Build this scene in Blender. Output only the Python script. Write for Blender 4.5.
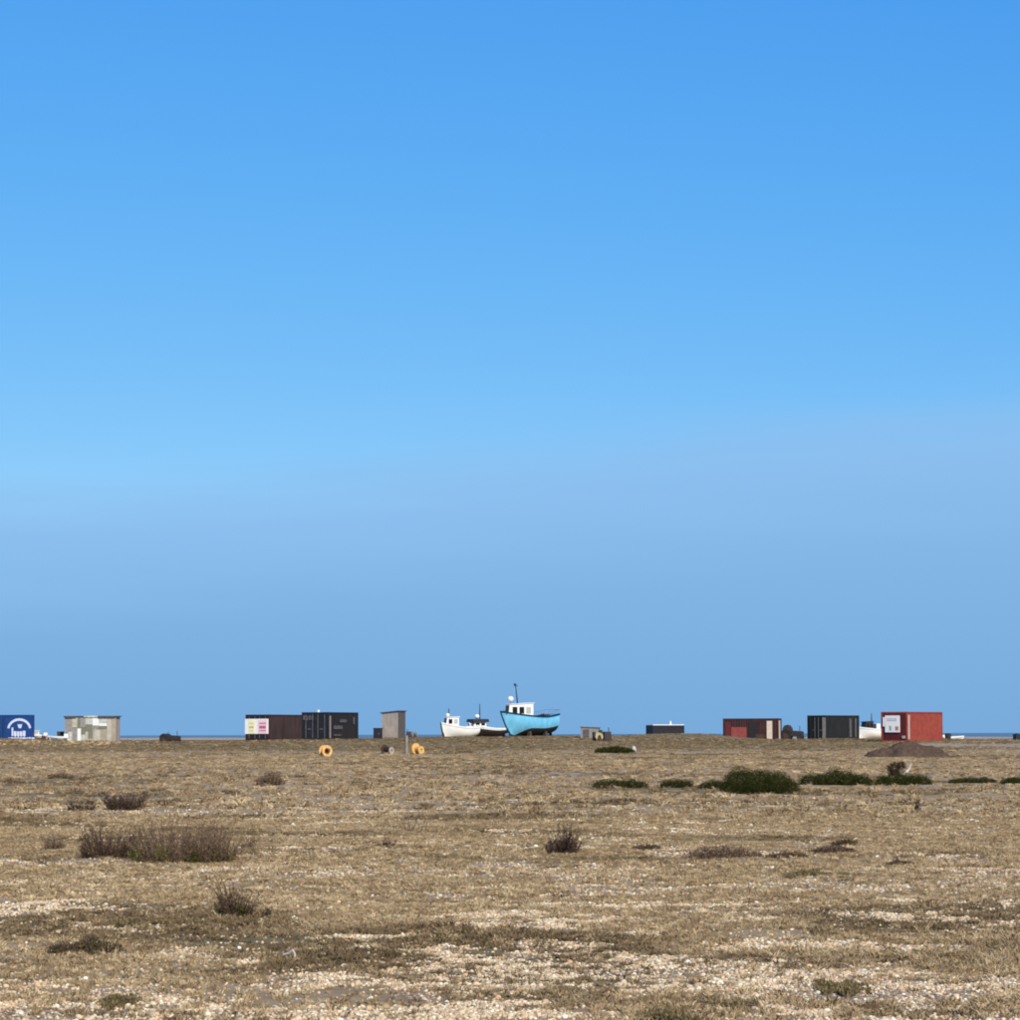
import bpy, math, random
import numpy as np
from mathutils import Vector, Matrix

random.seed(7)
rng = np.random.default_rng(11)
for o in list(bpy.data.objects):
    bpy.data.objects.remove(o)
scene = bpy.context.scene
col = scene.collection
R = math.radians

# ------------------------------------------------------------------ camera
FPX = 3000.0            # focal length in pixels of the 1020 px photograph
CAMZ = 1.6
PITCH = math.atan(224.2 / FPX)
ROLL = 0.0030
F = Vector((0, math.cos(PITCH), math.sin(PITCH)))
U0 = Vector((0, -math.sin(PITCH), math.cos(PITCH)))
X0 = Vector((1, 0, 0))
RV = X0 * math.cos(ROLL) - U0 * math.sin(ROLL)
UV = U0 * math.cos(ROLL) + X0 * math.sin(ROLL)
cam = bpy.data.cameras.new('camera')
cam.sensor_width = 36
cam.lens = FPX / 1020 * 36
cam.clip_start = 0.5
cam.clip_end = 120000
camo = bpy.data.objects.new('camera', cam)
col.objects.link(camo)
m3 = Matrix((RV, UV, -F)).transposed()
camo.matrix_world = Matrix.Translation((0, 0, CAMZ)) @ m3.to_4x4()
scene.camera = camo
scene.cycles.filter_width = 1.9

# ------------------------------------------------------------------ light
SUN_EL, SUN_AZ = R(36), R(156)      # azimuth clockwise from +Y: behind the camera, to the right
S = Vector((math.sin(SUN_AZ) * math.cos(SUN_EL), math.cos(SUN_AZ) * math.cos(SUN_EL), math.sin(SUN_EL)))
sl = bpy.data.lights.new('sun', 'SUN')
sl.energy = 5.0
sl.angle = R(0.53)
sl.color = (1.0, 0.90, 0.72)
so = bpy.data.objects.new('sun', sl)
so.rotation_euler = (-S).to_track_quat('-Z', 'Y').to_euler()
so.location = (30, -30, 40)
col.objects.link(so)

world = bpy.data.worlds.new('World')
scene.world = world
world.use_nodes = True
nt = world.node_tree
nt.nodes.clear()
def wn(t, **k):
    n = nt.nodes.new(t)
    for a, b in k.items():
        setattr(n, a, b)
    return n
sky = wn('ShaderNodeTexSky', sky_type='NISHITA', sun_disc=False, sun_elevation=SUN_EL, sun_rotation=SUN_AZ,
         altitude=0.0, air_density=1.0, dust_density=0.0, ozone_density=4.0)
tc = wn('ShaderNodeTexCoord')
sep = wn('ShaderNodeSeparateXYZ')
nt.links.new(tc.outputs['Generated'], sep.inputs[0])
# clear-air depth: the sky stays blue down to the sea, so look the sky up a little higher
mz = wn('ShaderNodeMath', operation='MULTIPLY_ADD')
mz.inputs[1].default_value = 1.0
mz.inputs[2].default_value = 0.05
nt.links.new(sep.outputs[2], mz.inputs[0])
cmb = wn('ShaderNodeCombineXYZ')
nt.links.new(sep.outputs[0], cmb.inputs[0]); nt.links.new(sep.outputs[1], cmb.inputs[1]); nt.links.new(mz.outputs[0], cmb.inputs[2])
nrm = wn('ShaderNodeVectorMath', operation='NORMALIZE')
nt.links.new(cmb.outputs[0], nrm.inputs[0])
nt.links.new(nrm.outputs[0], sky.inputs[0])
# the camera's colour response to the blue of the sky, channel by channel: gain * value ** power
sps = wn('ShaderNodeSeparateColor')
nt.links.new(sky.outputs[0], sps.inputs[0])
tint = wn('ShaderNodeCombineColor')
for ch, (gain, power) in enumerate(((0.27, 1.6), (1.164, 0.81), (4.7, 0.25))):
    pw = wn('ShaderNodeMath', operation='POWER'); pw.inputs[1].default_value = power
    gn = wn('ShaderNodeMath', operation='MULTIPLY'); gn.inputs[1].default_value = gain
    nt.links.new(sps.outputs[ch], pw.inputs[0]); nt.links.new(pw.outputs[0], gn.inputs[0]); nt.links.new(gn.outputs[0], tint.inputs[ch])
# thin bank of haze lying along the horizon, higher towards the right
slope = wn('ShaderNodeMath', operation='MULTIPLY_ADD')      # z - 0.095*x - 0.089
slope.inputs[1].default_value = -0.088
nt.links.new(sep.outputs[0], slope.inputs[0]); nt.links.new(sep.outputs[2], slope.inputs[2])
vs = wn('ShaderNodeVectorMath', operation='MULTIPLY')
vs.inputs[1].default_value = (6, 6, 60)
nt.links.new(tc.outputs['Generated'], vs.inputs[0])
nz = wn('ShaderNodeTexNoise')
nz.inputs['Scale'].default_value = 1.0; nz.inputs['Detail'].default_value = 6
nt.links.new(vs.outputs[0], nz.inputs['Vector'])
add = wn('ShaderNodeMath', operation='MULTIPLY_ADD')
add.inputs[1].default_value = 0.032
nt.links.new(nz.outputs['Fac'], add.inputs[0]); nt.links.new(slope.outputs[0], add.inputs[2])
mr = wn('ShaderNodeMapRange', interpolation_type='SMOOTHSTEP')
mr.inputs['From Min'].default_value = 0.123
mr.inputs['From Max'].default_value = 0.092
nt.links.new(add.outputs[0], mr.inputs['Value'])
lowc = wn('ShaderNodeMapRange')
lowc.inputs['From Min'].default_value = 0.0; lowc.inputs['From Max'].default_value = 0.07
nt.links.new(sep.outputs[2], lowc.inputs['Value'])
vc0 = wn('ShaderNodeMix', data_type='RGBA')
vc0.inputs[6].default_value = (1.60, 3.38, 5.88, 1); vc0.inputs[7].default_value = (1.97, 4.0, 6.65, 1)
nt.links.new(lowc.outputs[0], vc0.inputs[0])
crest = wn('ShaderNodeMapRange', interpolation_type='SMOOTHSTEP')       # the paler, thicker crest of the bank
crest.inputs['From Min'].default_value = 0.058; crest.inputs['From Max'].default_value = 0.101
nt.links.new(add.outputs[0], crest.inputs['Value'])
vc = wn('ShaderNodeMix', data_type='RGBA')
nt.links.new(crest.outputs[0], vc.inputs[0]); nt.links.new(vc0.outputs[2], vc.inputs[6])
vc.inputs[7].default_value = (2.18, 4.32, 7.15, 1)
veil = wn('ShaderNodeMix', data_type='RGBA')
nt.links.new(mr.outputs[0], veil.inputs[0])
nt.links.new(tint.outputs[0], veil.inputs[6])
nt.links.new(vc.outputs[2], veil.inputs[7])
bg = wn('ShaderNodeBackground')
bg.inputs['Strength'].default_value = 0.12
nt.links.new(veil.outputs[2], bg.inputs['Color'])
wo = wn('ShaderNodeOutputWorld')
nt.links.new(bg.outputs[0], wo.inputs['Surface'])

vw = scene.view_settings
vw.view_transform = 'Standard'; vw.look = 'None'; vw.exposure = 0.0; vw.gamma = 1.0
vw.use_curve_mapping = False

# ------------------------------------------------------------------ pixels to places
def ray(px, py):
    return F + RV * ((px - 510) / FPX) + UV * ((510 - py) / FPX)
def at(px, py, Y):                    # point on the ray at the distance Y
    d = ray(px, py)
    return Vector((d.x / d.y * Y, Y, CAMZ + d.z / d.y * Y))
def xat(px, Y):
    return at(px, 737, Y).x

# ------------------------------------------------------------------ noise and terrain
def _hash(ix, iy, seed):
    h = (ix.astype(np.int64) * 374761393 + iy.astype(np.int64) * 668265263 + seed * 1442695041) & 0xFFFFFFFF
    h = ((h ^ (h >> 13)) * 1274126177) & 0xFFFFFFFF
    h = (h ^ (h >> 16)) & 0xFFFFFFFF
    return h / 4294967295.0
def vnoise(x, y, seed):
    x = np.asarray(x, float); y = np.asarray(y, float)
    ix = np.floor(x); iy = np.floor(y)
    fx = x - ix; fy = y - iy
    fx = fx * fx * (3 - 2 * fx); fy = fy * fy * (3 - 2 * fy)
    a = _hash(ix, iy, seed); b = _hash(ix + 1, iy, seed); c = _hash(ix, iy + 1, seed); d = _hash(ix + 1, iy + 1, seed)
    return (a * (1 - fx) + b * fx) * (1 - fy) + (c * (1 - fx) + d * fx) * fy
def fbm(x, y, wl, seed, octaves=4, gain=0.5):
    s = 0; amp = 1; tot = 0
    for k in range(octaves):
        s = s + amp * vnoise(x / wl * 2 ** k + 17.3 * k, y / wl * 2 ** k - 9.1 * k, seed + k)
        tot += amp; amp *= gain
    return s / tot
def sstep(a, b, v):
    t = np.clip((v - a) / (b - a), 0, 1)
    return t * t * (3 - 2 * t)

PY = [-3000, 0, 150, 215, 240, 262, 285, 310, 345, 400, 425, 450, 480, 520, 3000]
PZ = [0, 0, 0, 0.02, 0.42, 0.86, 1.08, 1.12, 0.95, 1.12, 1.0, -0.4, -3.0, -5.5, -12]
CTRL = [(17, 325, 738.9), (92, 298, 741), (50, 300, 740.5), (135, 290, 742.2), (200, 290, 742.2), (238, 295, 741.4), (270, 300, 740.3),
        (330, 280, 740.2), (372, 285, 739.2), (393, 285, 738.5), (430, 298, 737.4), (460, 312, 737.0),
        (495, 312, 736.8), (530, 308, 736.2), (563, 308, 735.8), (591, 290, 738.5), (602, 274, 741.2), (630, 318, 735.2),
        (665, 326, 734.6), (712, 320, 734.9), (753, 300, 739.4), (753, 330, 743.0), (795, 300, 739.6), (836, 320, 739.6),
        (866, 300, 739.3), (912, 263, 741.3), (950, 300, 741.2), (1000, 300, 742.0), (1030, 300, 742.2),
        (60, 400, 738.1), (150, 400, 737.9), (220, 400, 737.8), (980, 400, 736.9), (1040, 400, 737.2), (170, 345, 740.8), (985, 345, 740.3), (-40, 325, 739), (-40, 400, 738)]
def prof(Y):
    s = 0
    for k in (-8, -4, 0, 4, 8):
        s = s + np.interp(np.asarray(Y, float) + k, PY, PZ)
    return s / 5
cp = np.array([(xat(a, b), b, at(a, c, b).z) for a, b, c in CTRL])
SX, SY = 6.5, 20.0
def kern(X, Y):
    return np.exp(-((X[..., None] - cp[:, 0]) / SX) ** 2 - ((Y[..., None] - cp[:, 1]) / SY) ** 2)
KW = np.linalg.solve(kern(cp[:, 0], cp[:, 1]) + 0.02 * np.eye(len(cp)), cp[:, 2] - prof(cp[:, 1]))
def H0(X, Y):
    X = np.asarray(X, float); Y = np.asarray(Y, float)
    return prof(Y) + kern(X, Y) @ KW
def relief(X, Y):
    far = sstep(200, 260, Y)
    r = (fbm(X, Y, 9.0, 3, 3) - 0.5) * 0.16 * (1 - far) * sstep(8, 25, Y)
    r = r + (fbm(X, Y, 1.3, 21, 3) - 0.5) * 0.085 * (1 - 0.6 * far) + (fbm(X, Y, 5.0, 29, 3) - 0.5) * 0.16 * far * sstep(350, 320, Y)
    return r
def H(X, Y):
    return H0(X, Y) + relief(np.asarray(X, float), np.asarray(Y, float))
def gz(x, y):
    return float(H(np.array([x]), np.array([y]))[0])
def ground_at(px, py):                # where the ray through a pixel meets the ground
    d = ray(px, py)
    Ys = 12.0 * 1.002 ** np.arange(1660)
    below = CAMZ + d.z / d.y * Ys <= H(d.x / d.y * Ys, Ys)
    Y = float(Ys[np.argmax(below)]) if below.any() else 330.0
    return Vector((d.x / d.y * Y, Y, gz(d.x / d.y * Y, Y)))
def shingle_mask(X, Y):
    X = np.asarray(X, float); Y = np.asarray(Y, float)
    n = fbm(X, Y, 1.15, 41, 5, 0.75)
    n2 = fbm(X, Y, 22.0, 55, 3)
    bias = 0.13 * sstep(20.5, 17.0, Y) - 0.045 * np.exp(-((Y - 24) / 4.0) ** 2) + 0.06 * np.exp(-((Y - 35) / 3.5) ** 2) + 0.05 * np.exp(-((Y - 88) / 5) ** 2)
    bias = bias + 0.05 * sstep(0, 3, X) * sstep(25, 19, Y)
    v = n + (n2 - 0.5) * 0.25 + bias
    s = sstep(0.52, 0.63, v)
    far = sstep(232, 245, Y)
    strip = np.exp(-((Y - 246) / 9) ** 2) * sstep(31, 34, X) + 0.7 * np.exp(-((Y - 262) / 5) ** 2) * sstep(0.45, 0.6, fbm(X, Y, 14, 77, 3))
    s = s * (1 - far) + far * np.clip(strip, 0, 1)
    return np.clip(np.maximum(s, sstep(352, 372, Y)), 0, 1)
def olive_mask(X, Y):
    n = fbm(X, Y, 4.5, 91, 4, 0.55)
    s = sstep(0.55, 0.68, n)
    return np.clip(np.maximum(s * 0.85, sstep(225, 240, Y) * sstep(350, 300, Y) * (0.55 + 0.4 * fbm(X, Y, 6, 5, 2))), 0, 1)

# ------------------------------------------------------------------ materials
MATS = {}
def new_mat(name):
    m = bpy.data.materials.new(name); m.use_nodes = True
    n = m.node_tree
    b = n.nodes['Principled BSDF']
    MATS[name] = m
    return m, n, b
def mat(name, c, rough=0.7, c2=None, scale=3.0, bump=0.0, metallic=0.0, stretch=(1, 1, 1), contrast=(0.35, 0.65), spec=0.3):
    if name in MATS:
        return MATS[name]
    m, n, b = new_mat(name)
    b.inputs['Roughness'].default_value = rough
    b.inputs['Metallic'].default_value = metallic
    b.inputs['Specular IOR Level'].default_value = spec
    c2 = c2 or tuple(v * 0.72 for v in c)
    t = n.nodes.new('ShaderNodeTexCoord')
    mp = n.nodes.new('ShaderNodeMapping'); mp.inputs['Scale'].default_value = stretch
    oi = n.nodes.new('ShaderNodeObjectInfo')
    av = n.nodes.new('ShaderNodeVectorMath'); av.operation = 'ADD'
    n.links.new(t.outputs['Object'], av.inputs[0]); n.links.new(oi.outputs['Location'], av.inputs[1])
    n.links.new(av.outputs[0], mp.inputs[0])
    nz = n.nodes.new('ShaderNodeTexNoise'); nz.inputs['Scale'].default_value = scale; nz.inputs['Detail'].default_value = 6
    nz.inputs['Roughness'].default_value = 0.65
    n.links.new(mp.outputs[0], nz.inputs['Vector'])
    r = n.nodes.new('ShaderNodeMapRange')
    r.inputs['From Min'].default_value = contrast[0]; r.inputs['From Max'].default_value = contrast[1]
    n.links.new(nz.outputs['Fac'], r.inputs['Value'])
    mx = n.nodes.new('ShaderNodeMix'); mx.data_type = 'RGBA'
    mx.inputs[6].default_value = (*c2, 1); mx.inputs[7].default_value = (*c, 1)
    n.links.new(r.outputs[0], mx.inputs[0]); n.links.new(mx.outputs[2], b.inputs['Base Color'])
    if bump:
        bp = n.nodes.new('ShaderNodeBump'); bp.inputs['Strength'].default_value = bump; bp.inputs['Distance'].default_value = 0.02
        n.links.new(nz.outputs['Fac'], bp.inputs['Height']); n.links.new(bp.outputs[0], b.inputs['Normal'])
    return m
def tint_mat(name, attr_type, rough=0.8, spec=0.2, trans=0.0):
    m, n, b = new_mat(name)
    a = n.nodes.new('ShaderNodeAttribute'); a.attribute_name = 'tint'; a.attribute_type = attr_type
    n.links.new(a.outputs['Color'], b.inputs['Base Color'])
    b.inputs['Roughness'].default_value = rough; b.inputs['Specular IOR Level'].default_value = spec
    return m

def ground_material():
    m, n, b = new_mat('shingle_ground')
    L = n.links.new
    t = n.nodes.new('ShaderNodeTexCoord')
    def noise(scale, detail=5, rough=0.6):
        z = n.nodes.new('ShaderNodeTexNoise'); z.inputs['Scale'].default_value = scale
        z.inputs['Detail'].default_value = detail; z.inputs['Roughness'].default_value = rough
        L(t.outputs['Object'], z.inputs['Vector']); return z
    def ramp(src, a, c):
        r = n.nodes.new('ShaderNodeMapRange'); r.inputs['From Min'].default_value = a; r.inputs['From Max'].default_value = c
        L(src, r.inputs['Value']); return r.outputs[0]
    def mix(f, a, c):
        x = n.nodes.new('ShaderNodeMix'); x.data_type = 'RGBA'
        if isinstance(f, float): x.inputs[0].default_value = f
        else: L(f, x.inputs[0])
        for s, v in ((6, a), (7, c)):
            if isinstance(v, tuple): x.inputs[s].default_value = (*v, 1)
            else: L(v, x.inputs[s])
        return x.outputs[2]
    def attr(nm):
        a = n.nodes.new('ShaderNodeAttribute'); a.attribute_name = nm; return a.outputs['Fac']
    straw = mix(ramp(noise(2.2).outputs['Fac'], 0.35, 0.65), (0.27, 0.197, 0.112), (0.43, 0.33, 0.195))
    straw = mix(ramp(noise(14, 4).outputs['Fac'], 0.4, 0.62), straw, (0.35, 0.258, 0.152))
    olive = mix(ramp(noise(6).outputs['Fac'], 0.35, 0.65), (0.12, 0.098, 0.048), (0.22, 0.18, 0.092))
    veg = mix(attr('olive'), straw, olive)
    vor = n.nodes.new('ShaderNodeTexVoronoi'); vor.inputs['Scale'].default_value = 26
    L(t.outputs['Object'], vor.inputs['Vector'])
    sepc = n.nodes.new('ShaderNodeSeparateColor'); L(vor.outputs['Color'], sepc.inputs[0])
    stone = mix(sepc.outputs[0], (0.38, 0.28, 0.18), (0.70, 0.57, 0.41))
    stone = mix(attr('beach'), stone, (0.66, 0.60, 0.50))
    stone = mix(ramp(vor.outputs['Distance'], 0.3, 0.62), stone, (0.23, 0.165, 0.10))
    # break the mask up finely
    mk = n.nodes.new('ShaderNodeMath'); mk.operation = 'ADD'
    L(attr('shingle'), mk.inputs[0])
    bk = n.nodes.new('ShaderNodeMath'); bk.operation = 'MULTIPLY_ADD'; bk.inputs[1].default_value = 1.3; bk.inputs[2].default_value = -0.65
    L(noise(5, 6, 0.7).outputs['Fac'], bk.inputs[0]); L(bk.outputs[0], mk.inputs[1])
    c = mix(ramp(mk.outputs[0], 0.35, 0.7), veg, stone)
    L(c, b.inputs['Base Color'])
    b.inputs['Roughness'].default_value = 1.0; b.inputs['Specular IOR Level'].default_value = 0.0
    bp = n.nodes.new('ShaderNodeBump'); bp.inputs['Strength'].default_value = 0.8; bp.inputs['Distance'].default_value = 0.05
    L(noise(18, 5, 0.7).outputs['Fac'], bp.inputs['Height']); L(bp.outputs[0], b.inputs['Normal'])
    return m

# ------------------------------------------------------------------ mesh helpers
class MB:
    def __init__(self):
        self.v = []; self.f = []
    def add(self, vs, fs):
        o = len(self.v)
        self.v += [tuple(p) for p in vs]
        self.f += [tuple(i + o for i in q) for q in fs]
        return self
    def box(self, c, s, rz=0.0, taper=1.0):
        x, y, z = (k / 2 for k in s)
        pts = []
        for dz, k in ((-z, 1.0), (z, taper)):
            for dx, dy in ((-x, -y), (x, -y), (x, y), (-x, y)):
                a, b2 = dx * k, dy * k
                pts.append((c[0] + a * math.cos(rz) - b2 * math.sin(rz), c[1] + a * math.sin(rz) + b2 * math.cos(rz), c[2] + dz))
        return self.add(pts, [(0, 3, 2, 1), (4, 5, 6, 7), (0, 1, 5, 4), (1, 2, 6, 5), (2, 3, 7, 6), (3, 0, 4, 7)])
    def tube(self, p0, p1, r0, r1=None, n=8, caps=True):
        p0 = Vector(p0); p1 = Vector(p1); r1 = r0 if r1 is None else r1
        d = (p1 - p0).normalized()
        a = d.orthogonal().normalized(); b2 = d.cross(a)
        pts = []
        for p, r in ((p0, r0), (p1, r1)):
            for k in range(n):
                t = 2 * math.pi * k / n
                pts.append(p + (a * math.cos(t) + b2 * math.sin(t)) * r)
        fs = [(k, (k + 1) % n, n + (k + 1) % n, n + k) for k in range(n)]
        if caps:
            fs += [tuple(reversed(range(n))), tuple(range(n, 2 * n))]
        return self.add(pts, fs)
    def rings(self, rings, closed=True, caps=True):
        n = len(rings[0]); pts = [p for r in rings for p in r]; fs = []
        for i in range(len(rings) - 1):
            for k in range(n if closed else n - 1):
                a = i * n + k; b2 = i * n + (k + 1) % n
                fs.append((a, b2, b2 + n, a + n))
        if caps and closed:
            fs += [tuple(reversed(range(n))), tuple(range((len(rings) - 1) * n, len(rings) * n))]
        return self.add(pts, fs)
    def lathe_y(self, prof_, c=(0, 0, 0), n=24, closed=True):      # profile of (radius, y) about the local Y axis through c
        rr = []
        for r, y in prof_:
            rr.append([(c[0] + r * math.cos(2 * math.pi * k / n), c[1] + y, c[2] + r * math.sin(2 * math.pi * k / n)) for k in range(n)])
        if closed:
            rr.append(rr[0])
        return self.rings(rr, True, False)
    def sphere(self, c, r, n=12, m=7, sz=1.0, zmin=-1.0):
        rr = []
        for i in range(m):
            t = math.acos(max(-1, zmin)) * (1 - i / (m - 1))
            rr.append([(c[0] + r * max(math.sin(t), 0.02) * math.cos(2 * math.pi * k / n), c[1] + r * max(math.sin(t), 0.02) * math.sin(2 * math.pi * k / n), c[2] + r * sz * math.cos(t)) for k in range(n)])
        return self.rings(rr)
    def prism(self, poly, y0, y1):                                   # polygon in local XZ, extruded along Y
        n = len(poly)
        pts = [(x, y0, z) for x, z in poly] + [(x, y1, z) for x, z in poly]
        fs = [(k, (k + 1) % n, n + (k + 1) % n, n + k) for k in range(n)] + [tuple(reversed(range(n))), tuple(range(n, 2 * n))]
        return self.add(pts, fs)
    def build(self, name, m, parent=None, smooth=False, bevel=0.0, loc=None):
        me = bpy.data.meshes.new(name)
        me.from_pydata(self.v, [], self.f)
        me.update()
        if smooth:
            me.shade_smooth()
        return link(name, me, m, parent, bevel, loc)
def link(name, me, m, parent=None, bevel=0.0, loc=None):
    o = bpy.data.objects.new(name, me)
    if m is not None and not me.materials:
        me.materials.append(MATS[m] if isinstance(m, str) else m)
    col.objects.link(o)
    if parent:
        o.parent = parent
    if loc is not None:
        o.location = loc
    if bevel:
        b = o.modifiers.new('bevel', 'BEVEL'); b.width = bevel; b.segments = 2; b.limit_method = 'ANGLE'
    return o
def tag(o, label=None, cat=None, group=None, kind=None):
    if label: o['label'] = label
    if cat: o['category'] = cat
    if group: o['group'] = group
    if kind: o['kind'] = kind
    return o
def thing(name, label, cat, loc, rz=0.0, group=None, tilt=(0, 0)):
    o = bpy.data.objects.new(name, None)
    o.empty_display_size = 0.3
    o.location = loc; o.rotation_euler = (tilt[0], tilt[1], rz)
    col.objects.link(o)
    return tag(o, label, cat, group)
def np_mesh(name, V, Q, tints=None):
    me = bpy.data.meshes.new(name)
    V = np.asarray(V, np.float32); Q = np.asarray(Q, np.int32); k = Q.shape[1]
    me.vertices.add(len(V)); me.vertices.foreach_set('co', V.ravel())
    me.loops.add(Q.size); me.loops.foreach_set('vertex_index', Q.ravel())
    me.polygons.add(len(Q)); me.polygons.foreach_set('loop_start', np.arange(0, Q.size, k, dtype=np.int32))
    if tints is not None:
        a = me.attributes.new('tint', 'FLOAT_COLOR', 'POINT')
        a.data.foreach_set('color', np.c_[tints, np.ones(len(tints))].astype(np.float32).ravel())
    me.update(calc_edges=True); me.validate()
    return me

# ================================================================== THE SETTING
def axis_coords():
    ys = list(np.arange(-600, -40, 40.0)) + list(np.arange(-40, 10, 2.5))
    y = 10.0
    while y < 524:
        ys.append(y)
        y += max(0.13, 0.0065 * y) if y < 300 else 3.0
    ys += [600, 900, 2000]
    xs = [0.0]; x = 0.0
    while x < 2400:
        x += 0.13 if x < 5 else max(0.13, 0.032 * x)
        xs.append(x)
    xs = sorted([-v for v in xs[1:]] + xs)
    return np.array(xs), np.array(ys)
gx, gy = axis_coords()
GX, GY = np.meshgrid(gx, gy)
fX, fY = GX.ravel(), GY.ravel()
gzv = H(fX, fY)
nx, ny = len(gx), len(gy)
ii = (np.arange(ny - 1)[:, None] * nx + np.arange(nx - 1)[None, :]).ravel()
gme = np_mesh('ground', np.c_[fX, fY, gzv], np.c_[ii, ii + 1, ii + nx + 1, ii + nx])
for nm, arr in (('shingle', shingle_mask(fX, fY)), ('olive', olive_mask(fX, fY)), ('beach', sstep(352, 372, fY))):
    a = gme.attributes.new(nm, 'FLOAT', 'POINT'); a.data.foreach_set('value', arr.astype(np.float32))
gme.shade_smooth()
ground = link('ground', gme, ground_material())
tag(ground, 'flat shingle headland with dry grass and moss rising to a low ridge', 'ground', kind='structure')

m, n, b = new_mat('sea_water')
b.inputs['Base Color'].default_value = (0.105, 0.165, 0.175, 1); b.inputs['Roughness'].default_value = 0.45
nz_ = n.nodes.new('ShaderNodeTexNoise'); nz_.inputs['Scale'].default_value = 0.12; nz_.inputs['Detail'].default_value = 6
tcw = n.nodes.new('ShaderNodeTexCoord'); n.links.new(tcw.outputs['Object'], nz_.inputs['Vector'])
bp = n.nodes.new('ShaderNodeBump'); bp.inputs['Strength'].default_value = 1.0; bp.inputs['Distance'].default_value = 1.2
n.links.new(nz_.outputs['Fac'], bp.inputs['Height']); n.links.new(bp.outputs[0], b.inputs['Normal'])
sx_ = [-45000, -6000, -1200, -300, 0, 300, 1200, 6000, 45000]; sy_ = [455, 700, 1500, 4000, 12000, 30000, 70000]
sv = [(x, y, -3.4) for y in sy_ for x in sx_]
sf = [(j * 9 + i, j * 9 + i + 1, j * 9 + i + 10, j * 9 + i + 9) for j in range(6) for i in range(8)]
tag(MB().add(sv, sf).build('sea', 'sea_water'), 'strip of grey blue sea below the horizon', 'sea', kind='structure')

# ================================================================== PALETTE
mat('paint_red', (0.31, 0.058, 0.036), 0.65, (0.22, 0.040, 0.027), 2.5)
mat('cream_board', (0.66, 0.56, 0.44), 0.7, (0.52, 0.43, 0.33), 3)
mat('red_dark_and_shade', (0.13, 0.018, 0.018), 0.6, (0.075, 0.015, 0.015), 2.5)
mat('paint_red_panel', (0.28, 0.062, 0.05), 0.6, (0.20, 0.045, 0.038), 3)
mat('paint_maroon', (0.060, 0.017, 0.018), 0.7, (0.026, 0.012, 0.013), 1.6)
mat('rust_brown', (0.052, 0.030, 0.028), 0.85, (0.026, 0.015, 0.016), 1.4, stretch=(1, 1, 0.35))
mat('paint_black', (0.020, 0.020, 0.026), 0.6, (0.012, 0.012, 0.015), 2.0)
mat('paint_black_worn', (0.020, 0.017, 0.019), 0.75, (0.010, 0.009, 0.010), 1.5, stretch=(1, 1, 0.4))
mat('paint_green_black', (0.014, 0.0155, 0.0155), 0.75, (0.008, 0.009, 0.009), 1.8, stretch=(1, 1, 0.4))
mat('weathered_post', (0.30, 0.27, 0.23), 0.85, (0.2, 0.18, 0.15), 4)
mat('paint_blue', (0.007, 0.050, 0.21), 0.5, (0.005, 0.036, 0.15), 2)
mat('marking_white', (0.62, 0.66, 0.78), 0.6, (0.45, 0.5, 0.66), 6)
mat('marking_faded', (0.13, 0.122, 0.125), 0.8, (0.05, 0.047, 0.05), 5)
mat('sign_white', (0.86, 0.84, 0.80), 0.5, (0.80, 0.78, 0.75), 2)
mat('sign_yellow', (0.85, 0.80, 0.48), 0.5, (0.80, 0.75, 0.42), 2)
mat('sign_pink', (0.84, 0.60, 0.64), 0.5, (0.80, 0.55, 0.60), 2)
mat('print_pink', (0.50, 0.07, 0.17), 0.6)
mat('print_grey', (0.36, 0.38, 0.38), 0.6)
mat('print_green', (0.40, 0.48, 0.34), 0.6)
mat('print_red', (0.55, 0.24, 0.18), 0.6)
mat('boat_blue', (0.21, 0.58, 0.83), 0.45, (0.13, 0.45, 0.70), 2.2, spec=0.4, stretch=(1, 1, 0.3))
mat('boat_navy', (0.010, 0.035, 0.06), 0.45, (0.008, 0.025, 0.045), 2)
mat('boat_white', (0.86, 0.85, 0.82), 0.4, (0.78, 0.77, 0.74), 1.5, spec=0.5)
mat('boat_black', (0.018, 0.018, 0.020), 0.5, (0.028, 0.024, 0.022), 2)
mat('antifoul_and_shade', (0.030, 0.022, 0.020), 0.8, (0.018, 0.014, 0.014), 3)  # dark bottom paint, with the shade under the bilge put into it
mat('deck_grey', (0.24, 0.26, 0.27), 0.8)
mat('rubber', (0.016, 0.016, 0.017), 0.85, (0.03, 0.028, 0.026), 6)
mat('steel_rusty', (0.085, 0.045, 0.030), 0.8, (0.035, 0.024, 0.022), 4)
mat('steel_grey', (0.20, 0.21, 0.22), 0.6, (0.13, 0.13, 0.14), 4)
mat('machine_dark', (0.022, 0.021, 0.024), 0.6, (0.05, 0.035, 0.028), 3)
mat('yellow_paint', (0.78, 0.46, 0.155), 0.7, (0.62, 0.35, 0.11), 5)
mat('pink_faded', (0.50, 0.38, 0.32), 0.75)
mat('pale_yellow', (0.46, 0.42, 0.22), 0.7)
mat('timber_grey', (0.40, 0.35, 0.30), 0.9, (0.29, 0.255, 0.225), 3, stretch=(1, 1, 0.3), bump=0.3)
mat('timber_pinkish', (0.44, 0.37, 0.31), 0.9, (0.33, 0.275, 0.235), 3, bump=0.3)
mat('timber_dark', (0.115, 0.10, 0.095), 0.9, (0.085, 0.075, 0.072), 3, bump=0.3)
mat('roof_felt', (0.085, 0.08, 0.08), 0.9)
mat('driftwood', (0.62, 0.58, 0.52), 0.85, (0.45, 0.41, 0.36), 9, stretch=(1, 1, 1))
mat('bark', (0.085, 0.062, 0.045), 0.9, (0.05, 0.037, 0.028), 8)
mat('earth_brown', (0.060, 0.038, 0.026), 1.0, (0.11, 0.075, 0.052), 3.5, bump=1.0, contrast=(0.42, 0.7), spec=0.0)
m, n, b = new_mat('window_glass')
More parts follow.
